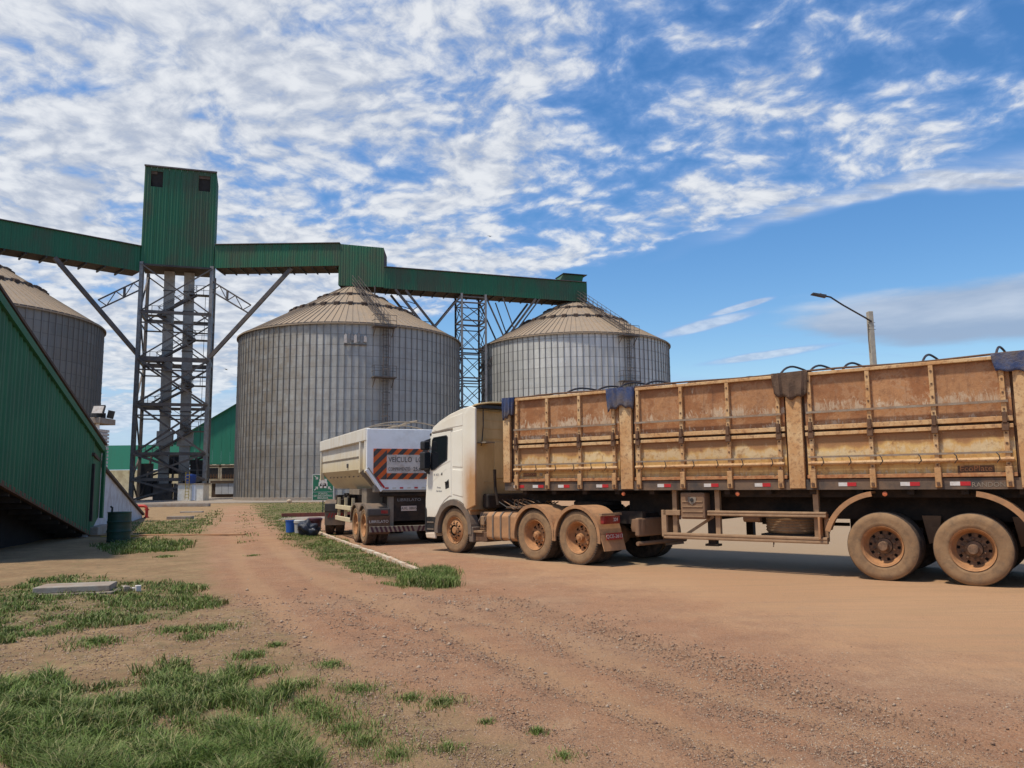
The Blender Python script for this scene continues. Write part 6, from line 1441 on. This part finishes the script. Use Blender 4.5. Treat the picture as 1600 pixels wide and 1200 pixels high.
def grass_in(idx, n, hgt, u, v, wfac, lean, name, label, thr=.0):
    pl, st_, h0, e_ = grass_w[idx]; x, y = sample_px(n, u[0], u[1], v[0], v[1]); c_ = np.clip(.5+sdist(pl, x, y)/(2*e_+.1), 0, 1)*st_
    nn = nz(x, y, 1.1, 3)*.6+nz(x, y, 3.6, 8)*.5; k = (c_+nn*1.7 > rg.uniform(.15, 1.05, n)) & (c_ > .02); x, y, nn = x[k], y[k], nn[k]
    d_ = np.hypot(x, y); return blades(x, y, hgt*np.clip(1+nn*1.7, .35, 2.2), np.maximum(.0035, d_*wfac), lean, name, label)
grass_in(0, 210000, .11, (-60, 640), (1020, 1300), .0011, .9, 'grass', 'thick green grass in the bottom left foreground corner')
grass_in(0, 5000, .17, (-60, 460), (1060, 1300), .0012, 1.1, 'grass', 'longer arching blades standing out of the foreground grass')
grass_in(1, 60000, .065, (-60, 380), (890, 1020), .0010, .9, 'grass', 'short grass patch around the concrete cover slab')
grass_in(2, 110000, .05, (385, 720), (780, 930), .0008, .7, 'grass', 'green grass strip along the thin white kerb')
grass_in(3, 14000, .10, (140, 310), (835, 870), .0010, .8, 'grass', 'weedy grass around the foot of the green drum')
grass_in(4, 14000, .07, (195, 350), (790, 840), .0009, .8, 'grass', 'grass between the drum and the dirt track')
grass_in(5, 2500, .05, (365, 405), (795, 855), .0009, .8, 'grass', 'thin weeds on the crown of the dirt track')
# taller clump where the strip ends by the road
def clump(u, v, ru, n, hgt, lean=.8):
    g = G(u, v); r = np.abs(rg.normal(0, .55, n))*ru*(1+.5*np.sin(3*rg.uniform(0, 1)+0)); t = rg.uniform(0, 2*np.pi, n); return g.x+r*np.cos(t), g.y+r*np.sin(t)*1.2
xs_, ys_, hs_ = [], [], []
for u, v, rr in tufts:
    n = int(620*rr/.16); x, y = clump(u, v, rr*1.15, n, .08); xs_.append(x); ys_.append(y); hs_.append(np.full(n, .035+.18*rr))
x, y, hh = map(np.concatenate, (xs_, ys_, hs_)); blades(x, y, hh, np.maximum(.003, np.hypot(x, y)*.0009), 1.0, 'grass_tufts', 'scattered small grass tufts on the bare gravelly soil')
xs_, ys_, hs_ = [], [], []
for k in range(60):
    t = rg.uniform(0, 1); u = 640+t*62; v = 903+rg.uniform(-10, 14); x, y = clump(u, v, .16, 160, .2); xs_.append(x); ys_.append(y); hs_.append(np.full(160, .16*rg.uniform(.6, 1.2)))
x, y, hh = map(np.concatenate, (xs_, ys_, hs_)); blades(x, y, hh, .010, .8, 'grass', 'tall grass clump at the tip of the strip beside the road')
def stones(n, u, v, s0, s1, keep, name, label):
    x, y = sample_px(n, *u, *v); k = keep(x, y); x, y = x[k], y[k]; n = len(x); s = rg.uniform(0, 1, n)**3*(s1-s0)+s0; s *= np.clip(np.hypot(x, y)/6, .6, 2.0)
    z = zg(x, y); on = sdist(road_poly, x, y) > .1; z = np.where(on, .004, z)
    base = np.array([[1, 0, 0], [.2, 1, 0], [-1, .3, 0], [-.3, -1, 0], [.1, .1, .8], [0, 0, -.4]]); co = base[None]*s[:, None, None]*rg.uniform(.6, 1.3, (n, 6, 3)); a_ = rg.uniform(0, 6.28, n); ca, sa = np.cos(a_)[:, None], np.sin(a_)[:, None]
    co = np.stack([co[..., 0]*ca-co[..., 1]*sa+x[:, None], co[..., 0]*sa+co[..., 1]*ca+y[:, None], co[..., 2]+z[:, None]], -1).reshape(-1, 3)
    f0 = np.array([[0, 1, 4], [1, 2, 4], [2, 3, 4], [3, 0, 4], [1, 0, 5], [2, 1, 5], [3, 2, 5], [0, 3, 5]]); f = (np.arange(n)[:, None, None]*6+f0[None]).reshape(-1, 3)
    return tag(tri_mesh(name, co, f, 'stone', {'var': np.repeat(rg.uniform(0, 1, n), 6)}), label, 'gravel', kind='stuff')
def keep_g(x, y):
    d_ = -sdist(road_poly, x, y); return (nz(x, y, .8, 1)*1.0+.62+np.clip(d_/2.4, -1.5, .25) > rg.uniform(0, 1, len(x)))
stones(130000, (-40, 1640), (930, 1260), .0028, .0105, keep_g, 'gravel', 'loose reddish gravel scattered over the foreground soil')
stones(1500, (350, 1640), (900, 1250), .010, .022, keep_g, 'gravel', 'larger loose stones on the foreground soil and road edge')
g = G(852, 1054); o = MB().prism([(-.018, -.012), (.017, -.015), (.02, .012), (-.012, .018)], 0, .016, 'Z').build('white_pebble', 'concrete', None, bevel=.008); o.location = (g.x, g.y, .0); tag(o, 'single white pebble on the reddish soil in the middle foreground', 'stone')
